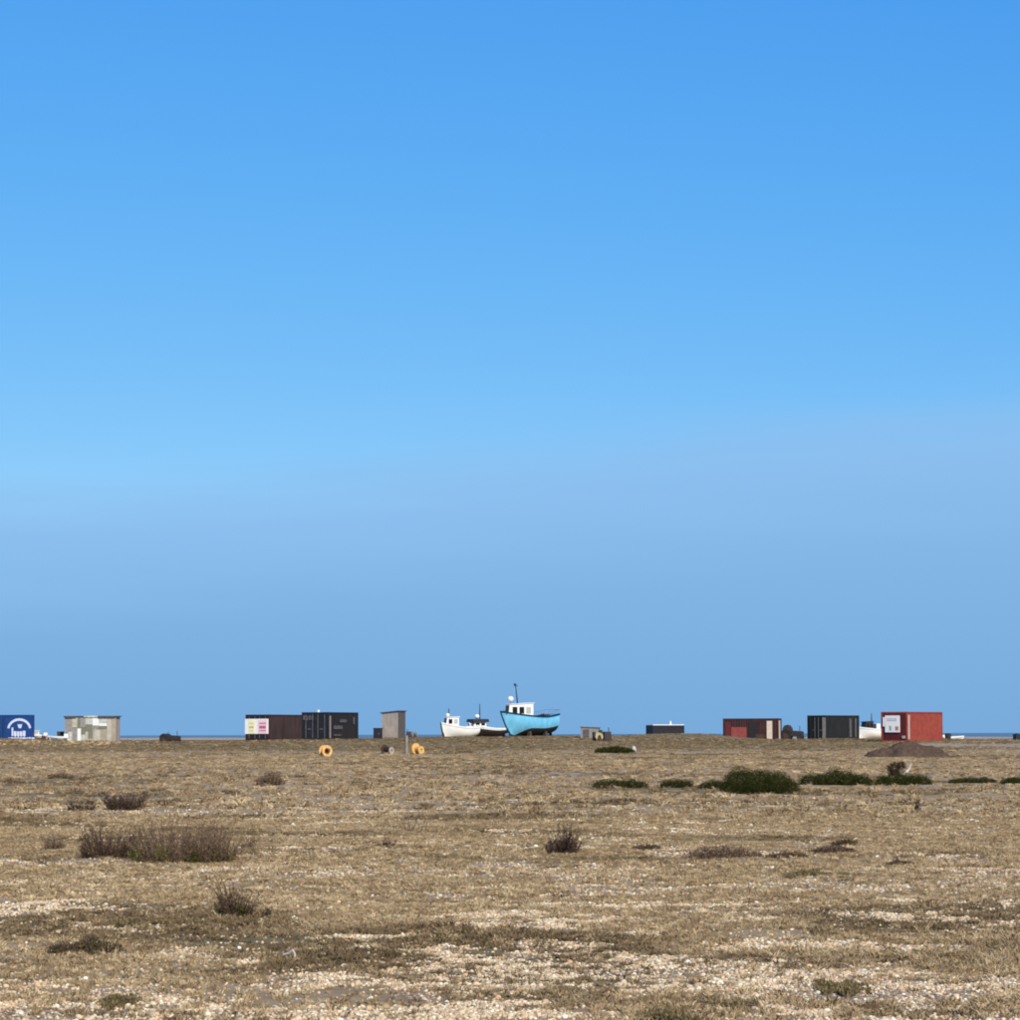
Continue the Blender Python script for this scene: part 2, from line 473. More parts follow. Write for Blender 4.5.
b.inputs['Base Color'].default_value = (0.012, 0.013, 0.015, 1); b.inputs['Roughness'].default_value = 0.3; b.inputs['Specular IOR Level'].default_value = 0.2
m, n, b = new_mat('window_pale')
b.inputs['Base Color'].default_value = (0.42, 0.44, 0.42, 1); b.inputs['Roughness'].default_value = 0.2

# ================================================================== SHIPPING CONTAINERS
def corrugated(L, z0, z1, y, depth=0.036, pitch=0.28, nrm=-1):
    """trapezoid-corrugated sheet along local X, facing -Y (nrm=-1) or +Y"""
    k = max(2, int(round(L / pitch))); p = L / k
    pts = []
    for i in range(k):
        x = -L / 2 + i * p
        for fx, fd in ((0, 0), (0.28, 0), (0.5, 1), (0.78, 1)):
            pts.append((x + fx * p, y - nrm * depth * fd))
    pts.append((L / 2, y))
    n_ = len(pts)
    v = [(a, b_, z0) for a, b_ in pts] + [(a, b_, z1) for a, b_ in pts]
    return MB().add(v, [(i, i + 1, n_ + i + 1, n_ + i) for i in range(n_ - 1)])
def container(label, loc, rz, L=6.06, W=2.44, Ht=2.59, side='paint_red', end='paint_red', frame='paint_red', roof=None, tilt=(0, 0), bars='steel_grey', sink=0.0):
    t = thing('shipping_container', label, 'container', (loc[0], loc[1], loc[2] - sink), rz, 'shipping containers along the ridge', tilt)
    hx, hy = L / 2, W / 2; ps = 0.16
    for sx in (-1, 1):
        for sy in (-1, 1):
            MB().box((sx * (hx - ps / 2), sy * (hy - ps / 2), Ht / 2), (ps, ps, Ht)).build('corner_post', frame, t, bevel=0.012)
    for sy in (-1, 1):
        MB().box((0, sy * (hy - 0.05), Ht - 0.06), (L - 2 * ps - 0.004, 0.09, 0.11)).build('top_rail', frame, t)
        MB().box((0, sy * (hy - 0.05), 0.09), (L - 2 * ps - 0.004, 0.09, 0.17)).build('bottom_rail', frame, t)
    for sx in (-1, 1):
        MB().box((sx * (hx - 0.05), 0, Ht - 0.07), (0.09, W - 2 * ps - 0.004, 0.13)).build('header', frame, t)
        MB().box((sx * (hx - 0.05), 0, 0.09), (0.09, W - 2 * ps - 0.004, 0.17)).build('sill', frame, t)
    corrugated(L - 2 * ps, 0.16, Ht - 0.10, -hy + 0.03).build('side_wall', side, t)
    corrugated(L - 2 * ps, 0.16, Ht - 0.10, hy - 0.03, nrm=1).build('side_wall', side, t)
    e = corrugated(W - 2 * ps, 0.16, Ht - 0.10, 0, nrm=1)
    e.v = [(hx - 0.03 + y_, x_, z_) for x_, y_, z_ in e.v]
    e.build('end_wall', side, t)
    dw = (W - 2 * ps) / 2
    for s in (-1, 1):
        d = MB().box((-hx + 0.055, s * dw / 2, Ht / 2 + 0.01), (0.05, dw - 0.02, Ht - 0.36)).build('door', end, t, bevel=0.01)
        for q in (-0.28, 0.28):
            MB().tube((-hx + 0.005, s * dw / 2 + q * dw, 0.2), (-hx + 0.005, s * dw / 2 + q * dw, Ht - 0.2), 0.022, n=6).build('locking_bar', bars, d)
        MB().box((-hx + 0.0, s * dw / 2, 1.05), (0.03, 0.34, 0.05)).build('handle', bars, d)
    rf = corrugated(L - 0.1, 0, 1, 0, 0.02, 0.4)
    rf.v = [(x_, (-hy + 0.06) if z_ == 0 else (hy - 0.06), Ht - 0.03 + y_) for x_, y_, z_ in rf.v]
    rf.build('roof', roof or frame, t)
    return t
def panel_side(t, name, m, x0, x1, z0, z1, W=2.44, out=0.03, th=0.03, parent=None, bevel=0.0):   # a board on the -Y side
    return MB().box(((x0 + x1) / 2, -W / 2 - out, (z0 + z1) / 2), (x1 - x0, th, z1 - z0)).build(name, m, parent or t, bevel=bevel)
def panel_end(t, name, m, y0, y1, z0, z1, L=6.06, out=0.06, th=0.03, parent=None):    # a board on the -X end
    return MB().box((-L / 2 - out, (y0 + y1) / 2, (z0 + z1) / 2), (th, y1 - y0, z1 - z0)).build(name, m, parent or t)
def gpos(px, Y, dz=0.0):
    x = xat(px, Y)
    return Vector((x, Y, float(H0(np.array([x]), np.array([Y]))[0]) + dz))
def place_container(px_corner, Y, rz, L, W):
    """put the near corner between the -X end and the -Y side on the ray of a pixel"""
    c = gpos(px_corner, Y)
    off = Matrix.Rotation(rz, 3, 'Z') @ Vector((-L / 2, -W / 2, 0))
    return Vector((c.x - off.x, c.y - off.y, c.z - 0.02))

# blue container, left edge of the picture
bl = gpos(30.8, 326)
blx = bl.x - 6.06 / 2
tb = container('blue container with white arch emblem at the left edge', (blx, 326 + 1.22, bl.z), 0.0, Ht=2.64, side='paint_blue', end='paint_blue', frame='paint_blue', bars='paint_blue')
def bX(px): return xat(px, 326) - blx
def bZ(px, py): return at(px, py, 326).z - bl.z
flat = MB()
flat.box((bX(18.5), -1.232, 1.3), (bX(31.5) - bX(4.5), 0.02, 2.2)).build('sign_board', 'paint_blue', tb)
arc = []
cx, r_o, r_i = bX(19.2), 1.30, 1.07
cz = bZ(19, 729.5)
for k in range(25):
    a = math.pi * (0.04 + 0.92 * k / 24); arc.append((a,))
poly = [(cx + r_o * math.cos(a[0]), cz + r_o * 0.93 * math.sin(a[0])) for a in arc] + [(cx + r_i * math.cos(a[0]), cz + r_i * 0.88 * math.sin(a[0])) for a in reversed(arc)]
mb = MB()
for k in range(24):
    q = [poly[k], poly[k + 1], poly[48 - k], poly[49 - k]]
    mb.prism(q, -1.262, -1.245)
mb.build('arch_emblem', 'marking_white', tb)
mb = MB()
ex, ez = bX(19.8), bZ(19.8, 725.8)
mb.prism([(ex - 0.12, ez - 0.26), (ex + 0.14, ez - 0.26), (ex + 0.2, ez - 0.02), (ex + 0.27, ez + 0.24), (ex + 0.1, ez + 0.1), (ex - 0.02, ez + 0.22), (ex - 0.1, ez + 0.1), (ex - 0.26, ez + 0.22), (ex - 0.2, ez - 0.02)], -1.262, -1.245)
mb.build('crest_emblem', 'marking_white', tb)
mb = MB()
lx = bX(11.6); lz = bZ(19, 736.0)
for k, (w_, h_) in enumerate(((0.18, 0.92), (0.30, 0.52), (0.26, 0.50), (0.26, 0.50), (0.30, 0.56))):
    mb.box((lx + w_ / 2, -1.254, lz + h_ / 2), (w_, 0.017, h_))
    if w_ > 0.2:
        mb.box((lx + w_ / 2 + 0.02, -1.251, lz + h_ / 2 - 0.3), (w_ * 0.5, 0.016, 0.1))
    lx += w_ + 0.05
mb.build('lettering', 'marking_white', tb)
mb = MB()
lx = bX(8.5)
for k in range(9):
    w_ = 0.20 + 0.07 * (k % 3)
    mb.box((lx + w_ / 2, -1.254, lz - 0.26), (w_, 0.017, 0.20 + 0.05 * (k % 2)))
    lx += w_ + 0.05
mb.build('lettering', 'marking_white', tb)
panel_side(tb, 'door_seam', 'boat_navy', bX(2.6), bX(3.6), 0.2, 2.4, out=0.01)

# brown container with the white sign
rz = R(66)
p = place_container(269, 302, rz, 7.25, 2.7)
t = container('rust brown container with white yellow and pink sign on its end', p, rz, L=7.25, W=2.7, Ht=2.6, side='rust_brown', end='paint_black', frame='paint_maroon')
sg = panel_end(t, 'sign_board', 'sign_white', -1.31, 1.36, 0.66, 2.17, L=7.25)
panel_end(t, 'yellow_notice', 'sign_yellow', 0.25, 0.95, 0.72, 2.05, L=7.25, out=0.085, th=0.02, parent=sg)
panel_end(t, 'pink_notice', 'sign_pink', -1.15, -0.15, 0.70, 2.10, L=7.25, out=0.085, th=0.02, parent=sg)
def text_line(parent, m, x, y0, z_, h_, n_, step, w_):
    mb = MB()
    for q in range(n_):
        mb.box((x, y0 - step * q, z_), (0.012, w_, h_))
    tag(mb.build('lettering', m, parent), kind='stuff')
for z_, h_ in ((1.72, 0.12), (1.33, 0.3), (0.98, 0.1)):
    text_line(sg, 'print_pink', -3.625 - 0.1, -0.38, z_, h_, 4, 0.19, 0.15)
for z_, h_ in ((1.72, 0.06), (1.33, 0.16), (0.98, 0.06)):
    text_line(sg, 'pale_yellow', -3.625 - 0.1, 0.78, z_, h_, 3, 0.17, 0.13)

# black container
rz = R(68)
p = place_container(328.7, 282, rz, 6.6, 2.82)
t = container('black container with faded white markings beside the rust brown one', p, rz, L=6.6, W=2.82, Ht=2.64, side='paint_black_worn', end='paint_black', frame='paint_black', tilt=(R(0), R(0.0)))
mb = MB()
for q in range(4):
    mb.box((-3.33, 1.12 - 0.28 * q, 2.12 - 0.05 * (q % 2)), (0.014, 0.22, 0.42 - 0.1 * (q == 3)))
mb.build('faded_marking', 'marking_faded', t)
for x0, x1, z0, z1 in ((-1.0, 0.55, 1.66, 1.98), (-2.3, -0.3, 1.02, 1.4), (-2.2, -0.5, 0.38, 0.58)):
    k = 0; x = x0; mb = MB()
    while x < x1 - 0.2:
        mb.box((x + 0.16, -1.435, (z0 + z1) / 2), (0.3, 0.012, (z1 - z0) * (0.8 + 0.2 * (k % 2)))); x += 0.33; k += 1
    tag(mb.build('faded_marking', 'marking_faded', t), kind='stuff')
panel_side(t, 'corner_strip', 'weathered_post', -3.15, -2.85, 0.2, 2.3, W=2.82, out=0.012, th=0.02)
panel_side(t, 'corner_strip', 'marking_faded', 2.1, 2.45, 1.5, 2.2, W=2.82, out=0.012, th=0.02)
MB().tube((-2.2, 0.2, 2.62), (-2.2, 0.2, 2.86), 0.12, n=10).build('roof_vent', 'sign_white', t)

# low black container behind the ridge
rz = R(22)
pc = at(666, 734, 372)
zt = at(666, 725.2, 372).z
t = container('low black container with pale roof sunk behind the ridge right of the boats', (pc.x, 374, zt - 2.42), rz, L=4.3, W=2.1, Ht=2.42, side='paint_black', end='paint_black', frame='paint_black', roof='sign_white')
MB().box((0, 0, 2.45), (4.26, 2.06, 0.10)).build('roof_sheet', 'sign_white', t)
MB().tube((0.75, 0, 2.44), (0.75, 0, 2.95), 0.13, 0.06, n=10).build('roof_vent', 'sign_white', t)

# weathered red container with a paler panel
rz = R(-13)
rc = gpos(753.3, 330)
t = container('dull red container with pale vertical strips and a brighter red panel', (rc.x, 331.2, rc.z), rz, L=6.15, W=2.5, Ht=2.68, side='paint_maroon', end='paint_maroon', frame='paint_maroon')
panel_side(t, 'red_panel', 'paint_red_panel', -2.15, -0.45, 0.25, 1.72, W=2.5, out=0.03, th=0.06)
panel_side(t, 'red_panel', 'red_dark_and_shade', -2.85, -2.2, 0.25, 2.3, W=2.5, out=0.012, th=0.02)
panel_side(t, 'grey_sheet', 'paint_black_worn', -0.25, 0.85, 0.25, 2.35, W=2.5, out=0.012, th=0.02)
panel_side(t, 'timber_patch', 'steel_rusty', 0.55, 1.5, 0.22, 0.95, W=2.5, out=0.04, th=0.03)
panel_side(t, 'pale_strip', 'cream_board', 1.78, 2.38, 0.2, 2.4, W=2.5, out=0.03, th=0.04)
MB().box((6.15 / 2 + 0.02, -0.55, 1.3), (0.04, 0.95, 2.3)).build('pale_strip', 'cream_board', t)

# green-black container
rz = R(48)
p = place_container(826, 318, rz, 6.06, 2.44)
t = container('dark green black container with grey corner strips left of the red container', p, rz, W=2.44, Ht=2.62, side='paint_green_black', end='paint_green_black', frame='paint_green_black')
panel_end(t, 'corner_strip', 'weathered_post', -1.2, -0.78, 0.2, 2.4, out=0.03)
panel_end(t, 'corner_strip', 'paint_black_worn', 0.55, 0.95, 0.2, 2.4, out=0.03)
panel_side(t, 'grey_strip', 'marking_faded', 1.2, 1.6, 0.3, 2.3, out=0.012, th=0.02)
panel_side(t, 'grey_strip', 'marking_faded', 2.2, 2.5, 0.3, 2.3, out=0.012, th=0.02)

# bright red container on the right
rz = R(53)
p = place_container(907.5, 261, rz, 6.3, 2.62)
t = container('bright red container with white sign on its door end behind the earth mound', p, rz, L=6.3, W=2.62, Ht=2.62, side='paint_red', end='red_dark_and_shade', frame='paint_red', bars='red_dark_and_shade')  # door end in darker red: its shaded side is put into the colour
sg = panel_end(t, 'sign_board', 'sign_white', -0.62, 0.86, 0.84, 2.30, L=6.3, out=0.08)
panel_end(t, 'small_plate', 'sign_white', 0.9, 1.08, 1.35, 2.15, L=6.3, out=0.07, parent=sg)
for z_ in (2.0, 1.86):
    text_line(sg, 'print_grey', -3.15 - 0.1, 0.6, z_, 0.07, 5, 0.2, 0.16)
panel_end(t, 'printed_figure', 'print_red', -0.48, -0.16, 1.0, 1.35, L=6.3, out=0.1, th=0.012, parent=sg)
panel_end(t, 'printed_figure', 'print_green', 0.2, 0.45, 1.0, 1.4, L=6.3, out=0.1, th=0.012, parent=sg)
MB().box((-3.2, -0.95, 0.42), (0.1, 0.3, 0.24)).build('lock_box', 'pink_faded', t, bevel=0.01)
panel_side(t, 'pale_post', 'pink_faded', -3.05, -2.72, 0.22, 2.35, W=2.62, out=0.005, th=0.02)

# ================================================================== SHEDS
def patched_shed():
    Y = 298
    x0, x1 = xat(65, Y), xat(116.5, Y)
    w = x1 - x0; zc = gpos(92, Y).z
    t = thing('patchwork_shed', 'weathered white shed clad in mismatched panels at the left', 'shed', ((x0 + x1) / 2, Y + 1.2, zc - 0.03), R(-3))
    h = 2.42; d = 2.3
    MB().box((0, 0.0, h / 2), (w, d, h)).build('wall', 'timber_pinkish', t)
    sc = w / 54.5
    mat('clad_white', (0.60, 0.62, 0.58), 0.75, (0.34, 0.33, 0.29), 4)
    mat('clad_cream', (0.52, 0.48, 0.39), 0.8, (0.38, 0.345, 0.28), 2)
    mat('clad_grey', (0.33, 0.31, 0.28), 0.85, (0.20, 0.185, 0.17), 4)
    mat('clad_olive', (0.21, 0.21, 0.155), 0.85, (0.16, 0.155, 0.11), 2)
    mat('clad_bright', (0.78, 0.80, 0.77), 0.6, (0.70, 0.72, 0.68), 2)
    mat('clad_tan', (0.40, 0.35, 0.26), 0.85, (0.29, 0.25, 0.19), 2)
    P = [(0.5, 4, 0, 25, 'clad_grey'), (4.1, 8, 10, 23, 'clad_grey'), (8.1, 13.4, 14, 24, 'clad_cream'), (4.1, 8, 0, 9.8, 'clad_white'), (8.1, 13.4, 0, 13.6, 'clad_grey'),
         (13.6, 17.4, 0, 13, 'clad_bright'), (13.6, 16, 13.2, 24, 'clad_olive'), (16.2, 22, 14, 24, 'clad_grey'), (17.6, 22, 7, 13.6, 'clad_olive'), (17.6, 21.5, 0, 6.8, 'clad_white'),
         (22.2, 29.5, 17, 24.6, 'clad_white'), (22.2, 29.5, 10, 16.8, 'clad_olive'), (22.2, 25, 0, 9.8, 'clad_cream'), (25.2, 29.8, 3, 9.8, 'clad_olive'), (25.2, 31, 0, 2.8, 'clad_tan'),
         (29.7, 36.5, 16, 25, 'clad_bright'), (36.7, 46, 18.5, 23.5, 'clad_white'), (36.7, 45, 15.5, 18.3, 'clad_bright'), (30, 36.5, 12, 15.8, 'clad_grey'), (36.7, 45, 12.4, 15.3, 'clad_olive'),
         (31.2, 38, 0, 11.8, 'clad_cream'), (38.2, 45, 0, 12.2, 'clad_tan'), (45.2, 50, 0, 24, 'clad_cream'), (50.2, 54.2, 0, 24, 'clad_tan')]
    zs = h / 24.8
    for k, (a, b_, c, e, mm) in enumerate(P):
        o = 0.02 + 0.012 * (k % 3)
        MB().box((-w / 2 + (a + b_) / 2 * sc, -d / 2 - o, (c + e) / 2 * zs), ((b_ - a) * sc, 0.03, (e - c) * zs)).build('panel', mm, t)
    rf = MB().prism([(-w / 2 - 0.12, h + 0.0), (w / 2 + 0.15, h + 0.0), (w / 2 + 0.15, h + 0.09), (-w / 2 - 0.12, h + 0.09)], -d / 2 - 0.12, d / 2 + 0.1).build('roof', 'roof_felt', t)
    MB().box((0.05, -d / 2 - 0.135, h + 0.03), (1.4, 0.02, 0.16)).build('fascia', 'clad_white', rf)
    MB().box((w / 2 - 0.9, -d / 2 - 0.14, h - 0.02), (1.75, 0.03, 0.2)).build('fascia', 'roof_felt', rf)
    MB().box((-w / 2 + 0.55, -d / 2 - 0.14, h - 0.02), (1.2, 0.03, 0.2)).build('fascia', 'roof_felt', rf)
patched_shed()

def timber_hut():
    Y = 286
    rz = R(24)
    c = gpos(398, Y)
    W1, D1 = 1.72, 1.55
    off = Matrix.Rotation(-rz, 3, 'Z') @ Vector((W1 / 2, -D1 / 2, 0))
    # near corner between front and right faces on pixel 398
    t = thing('timber_hut', 'tall grey weathered hut with sloping roof and black box beside it', 'hut', (c.x - off.x, c.y - off.y, c.z - 0.03), -rz * 1.0)
    hl, hr = 2.42, 2.58
    def quad(name, m, pts, th=0.06):
        mb = MB(); mb.prism(pts, -th / 2, th / 2); return mb
    b0 = MB().prism([(-W1 / 2, 0), (W1 / 2, 0), (W1 / 2, hr), (-W1 / 2, hl)], -D1 / 2, D1 / 2)
    b0.build('wall', 'timber_grey', t)
    n_ = 9
    for k in range(n_):           # upright boards on the front
        xa = -W1 / 2 + W1 * k / n_ + 0.006; xb = -W1 / 2 + W1 * (k + 1) / n_ - 0.006
        za = hl + (hr - hl) * k / n_
        MB().prism([(xa, 0.12), (xb, 0.12), (xb, za), (xa, za)], -D1 / 2 - 0.03 - 0.006 * (k % 2), -D1 / 2 - 0.002).build('board', 'timber_grey' if k % 3 else 'timber_pinkish', t)
    for k in range(8):            # boards on the right side, darker than the front
        ya = -D1 / 2 + D1 * k / 8 + 0.005; yb = -D1 / 2 + D1 * (k + 1) / 8 - 0.005
        MB().box((W1 / 2 + 0.016 + 0.004 * (k % 2), (ya + yb) / 2, hr / 2), (0.026, yb - ya, hr - 0.04)).build('board', 'timber_dark', t)
    MB().box((-0.05, -D1 / 2 - 0.05, 0.66), (1.0, 0.03, 1.0)).build('hatch', 'timber_pinkish', t, bevel=0.008)
    MB().box((0, -D1 / 2 - 0.045, 0.07), (W1, 0.06, 0.12)).build('sill', 'weathered_post', t)
    MB().prism([(-W1 / 2 - 0.12, hl - 0.01), (W1 / 2 + 0.12, hr + 0.012), (W1 / 2 + 0.12, hr + 0.10), (-W1 / 2 - 0.12, hl + 0.08)], -D1 / 2 - 0.13, D1 / 2 + 0.1).build('roof', 'roof_felt', t)
timber_hut()
g = gpos(378, 284)
t = thing('storage_box', 'small black upright box left of the grey hut', 'box', (g.x, g.y, g.z - 0.02), R(-8))
MB().box((0, 0, 0.5), (0.74, 0.8, 1.0)).build('body', 'paint_black', t, bevel=0.02)
MB().box((0, 0, 1.03), (0.82, 0.88, 0.06)).build('lid', 'paint_black', t, bevel=0.01)
MB().box((0.15, -0.415, 0.55), (0.05, 0.03, 0.16)).build('handle', 'steel_grey', t)

g = gpos(590.5, 292)
t = thing('block_store', 'low grey concrete store beside the dark winch right of the blue boat', 'store', (g.x, g.y + 0.8, g.z - 0.03), R(-6))
mat('concrete', (0.27, 0.25, 0.25), 0.9, (0.21, 0.195, 0.195), 3)
MB().box((0, 0, 0.55), (1.75, 1.6, 1.1)).build('wall', 'concrete', t, bevel=0.01)
MB().prism([(-0.96, 1.10), (0.96, 1.02), (0.96, 1.09), (-0.96, 1.17)], -0.9, 0.9).build('roof', 'steel_grey', t)
MB().box((-0.35, -0.81, 0.45), (0.6, 0.04, 0.86)).build('door', 'timber_dark', t)

g = gpos(1019, 284)
t = thing('water_tank', 'black tank cut off by the right edge of the picture', 'tank', (g.x, g.y, g.z - 0.02), R(10))
MB().box((0, 0, 0.30), (0.95, 0.9, 0.58), taper=0.95).build('body', 'paint_black', t, bevel=0.04)
MB().box((0, 0, 0.62), (0.98, 0.92, 0.06)).build('lid', 'paint_black', t, bevel=0.015)
MB().tube((-0.2, 0, 0.64), (-0.2, 0, 0.70), 0.16, n=14).build('filler_cap', 'rubber', t)

# ================================================================== BOATS
def hull_sections(L, B, bow_h, mid_h, stern_h, keel=0.12, rake=1.1, n=22, full=0.62):
    """stations from the transom (x=-L/2) to the stem (x=+L/2); each station lists points from gunwale to keel for the +Y half"""
    st = []
    for i in range(n):
        s = i / (n - 1)                      # 0 stern, 1 bow
        beam = B / 2 * (1 - max(0, (s - 0.42) / 0.58) ** 2.1) * (0.90 + 0.10 * min(1, s / 0.35))
        beam = max(beam, 0.035)
        sheer = mid_h + (stern_h - mid_h) * max(0, 1 - s / 0.35) ** 2 + (bow_h - mid_h) * max(0, (s - 0.25) / 0.75) ** 1.8
        kz = keel + 0.30 * max(0, 1 - s / 0.30) ** 1.5
        v = max(0, (s - 0.45) / 0.55)        # how V-shaped
        pts = []
        for j in range(9):
            q = j / 8                        # 0 gunwale .. 1 keel
            r = (1 - q ** (3.2 - 1.4 * v)) ** (0.62 + 0.5 * v)
            flare = 1.0 - 0.10 * v * q
            z = kz + (sheer - kz) * (1 - q)
            x = -L / 2 + L * s - rake * (s ** 5) * q ** 1.2
            pts.append((x, max(beam * r * flare, 0.03), z))
        st.append(pts)
    return st
def boat(label, loc, rz, L, B, bow_h, mid_h, stern_h, hull_mats, house, tilt=(0, 0), rake=1.1, split=5, name='fishing_boat', rail=True, stem='boat_navy', strake='boat_navy', bow_paint=1.0):
    t = thing(name, label, 'boat', loc, rz, 'fishing boats drawn up on the beach', tilt)
    st = hull_sections(L, B, bow_h, mid_h, stern_h, rake=rake)
    n_ = len(st)
    def along(sec, q):                       # point at a fraction of the girth
        f_ = q * 8; j_ = min(7, int(f_)); f_ -= j_
        return tuple(sec[j_][c] * (1 - f_) + sec[j_ + 1][c] * f_ for c in range(3))
    def cut(i):                              # the topsides colour runs down to the keel at the bow
        u = min(1, max(0, (i / (n_ - 1) - 0.50) / 0.34)); u = u * u * (3 - 2 * u)
        q = split / 8
        return min(0.995, q + (1 - q) * u * bow_paint)
    top, low = MB(), MB()
    for s_ in (1, -1):
        for mb, lo in ((top, False), (low, True)):
            rr = []
            for i, sec in enumerate(st):
                c = cut(i); a, b_ = (c, 1.0) if lo else (0.0, c)
                pp = [along(sec, a + (b_ - a) * k / 9) for k in range(10)]
                rr.append([(p[0], s_ * p[1], p[2]) for p in pp])
            o = MB().rings(rr, closed=False, caps=False)
            mb.add(o.v, o.f if s_ == -1 else [tuple(reversed(q)) for q in o.f])
    top.build('hull', hull_mats[0], t, smooth=True)
    low.build('bottom', hull_mats[1], t, smooth=True)
    tr = st[0]
    mb = MB(); mb.add([(p[0], p[1], p[2]) for p in tr] + [(p[0], -p[1], p[2]) for p in reversed(tr)], [tuple(range(18))])
    mb.build('transom', hull_mats[0], t)
    dk = MB().rings([[(sec[0][0] - 0.01, (sec[0][1] - 0.03) * k, sec[0][2] - 0.32) for k in (1, 0, -1)] for sec in st], closed=False, caps=False)
    dk.build('deck', 'deck_grey', t)
    for s in (1, -1):                        # gunwale rubbing strake
        rr = []
        for sec in st:
            x, y, z = sec[0]
            rr.append([(x, s * (y + 0.05), z - 0.13), (x, s * (y + 0.06), z + 0.02), (x, s * (y - 0.06), z + 0.03), (x, s * (y - 0.05), z - 0.13)])
        MB().rings(rr).build('gunwale', strake, t)
    sec = st[-1]                             # stem post
    rr = [[(p[0] - 0.16, 0.075, p[2]), (p[0] + 0.07, 0.045, p[2]), (p[0] + 0.07, -0.045, p[2]), (p[0] - 0.16, -0.075, p[2])] for p in sec]
    MB().rings(rr).build('stem', stem, t)
    kl = MB().box((-0.35, 0, 0.09), (L * 0.74, 0.12, 0.34)); kl.build('keel', hull_mats[1], t)
    MB().box((-L / 2 + 0.22, 0, 0.42), (0.40, 0.05, 0.75)).build('rudder', hull_mats[1], t)
    house(t, st)
    if rail:
        rl = MB()
        prev = None
        for k in range(0, 6):
            x, y, z = st[k][0]
            for s in (1, -1):
                rl.tube((x, s * y, z), (x, s * y, z + 0.42), 0.016, n=5)
            if prev:
                for s in (1, -1):
                    rl.tube((prev[0], s * prev[1], prev[2] + 0.42), (x, s * y, z + 0.42), 0.016, n=5)
            prev = (x, y, z)
        x, y, z = st[0][0]
        rl.tube((x, -y, z + 0.42), (x, y, z + 0.42), 0.016, n=5)
        rl.build('stern_rail', 'steel_grey', t)
    return t
def wheelhouse(t, x0, x1, w, zb, zt, wall, roof, win='window_glass', windows=3, roof_ov=0.08, rise=0.12, pale_last=True, front=0.8):
    """walls from x0 (aft) to x1 (front, raked); each window its own part"""
    wr = zt - zb; ln = x1 - x0
    def wy(x):                                # half width, narrowing towards the bow
        return w / 2 * (1 - (1 - front) * (x - x0) / ln)
    prof_ = [(x0, zb), (x1, zb), (x1 - 0.16, zt), (x0, zt + rise)]
    h = MB().rings([[(x, wy(x), z) for x, z in prof_], [(x, -wy(x), z) for x, z in prof_]]).build('wheelhouse', wall, t, bevel=0.015)
    rp = [(x0 - roof_ov, zt + rise + 0.005), (x1 - 0.16 + roof_ov * 1.4, zt + 0.003), (x1 - 0.16 + roof_ov * 1.4, zt + 0.06), (x0 - roof_ov, zt + rise + 0.065)]
    MB().rings([[(x, s_ * (wy(x) + roof_ov), z) for x, z in rp] for s_ in (1, -1)]).build('roof', roof, t)
    ang = math.atan2(w / 2 * (1 - front), ln)
    for s in (-1, 1):
        for k in range(windows):
            a = x0 + ln * (0.10 + 0.82 * k / windows); b_ = a + ln * 0.82 / windows * 0.70
            mm = 'window_pale' if (k == 0 and pale_last) else win
            xm = (a + b_) / 2
            MB().box((xm, s * (wy(xm) + 0.004), zb + wr * 0.62), (b_ - a, 0.03, wr * 0.46), rz=-s * ang).build('window', mm, h)
    fw = w * front
    for k in range(2):
        MB().add([(x1 - 0.16 * q + 0.014, (k - 0.5) * fw * 0.46 + e, zb + wr * q) for q, e in ((0.36, -fw * 0.2), (0.36, fw * 0.2), (0.90, fw * 0.2), (0.90, -fw * 0.2))], [(0, 1, 2, 3)]).build('window', win, h)
    return h
def radar(t, x, z, r=0.33, post=0.3, y=0.0):
    MB().tube((x, y, z), (x, y, z + post), 0.06, n=8).build('radar_post', 'steel_grey', t)
    MB().sphere((x, y, z + post + r * 0.55), r, n=16, m=9, sz=0.85).build('radar_dome', 'boat_white', t, smooth=True)
def mast(t, x, z, h, lean=0.0, arm=True, y=0.0):
    mb = MB().tube((x, y, z), (x + lean, y, z + h), 0.075, 0.04, n=8)
    if arm:
        mb.tube((x + lean - 0.05, y - 0.3, z + h * 0.93), (x + lean - 0.05, y + 0.3, z + h * 0.93), 0.035, n=6)
        mb.box((x + lean + 0.06, y, z + h), (0.26, 0.12, 0.16))
    mb.build('mast', 'machine_dark', t)

# blue fishing boat
def blue_house(t, st):
    zb = 1.80
    wheelhouse(t, -0.35, 2.70, 1.4, zb, zb + 1.46, 'boat_white', 'boat_white', rise=0.16, windows=3, front=0.42)
    MB().box((2.85, 0, 2.45), (0.3, 0.7, 0.4), taper=0.85).build('fore_hatch', 'boat_navy', t, bevel=0.03)
    radar(t, 2.15, zb + 1.50, 0.32, 0.38)
    mast(t, 1.2, zb + 1.5, 2.05, lean=0.28)
    MB().box((-2.4, 0.2, 2.05), (0.8, 0.6, 0.5)).build('deck_winch', 'machine_dark', t, bevel=0.03)
PH = R(180 + 41)
gb = gpos(526.5, 309)
tb_ = boat('bright sky blue fishing boat with white wheelhouse standing on the ridge', (gb.x, gb.y, gb.z - 0.04), PH, 7.0, 2.75, 2.62, 2.08, 2.36,
     ('boat_blue', 'antifoul_and_shade'), blue_house, rake=1.25, split=5)  # navy stem carries the shaded side of the bow in its colour
MB().add([], [])
for k, (bx, by) in enumerate(((-1.9, 0.75), (-1.9, -0.75), (0.3, 0.8), (0.3, -0.8))):
    MB().box((bx, by, 0.28), (0.28, 0.5, 0.56), taper=0.7).build('support_block', 'bark', tb_)

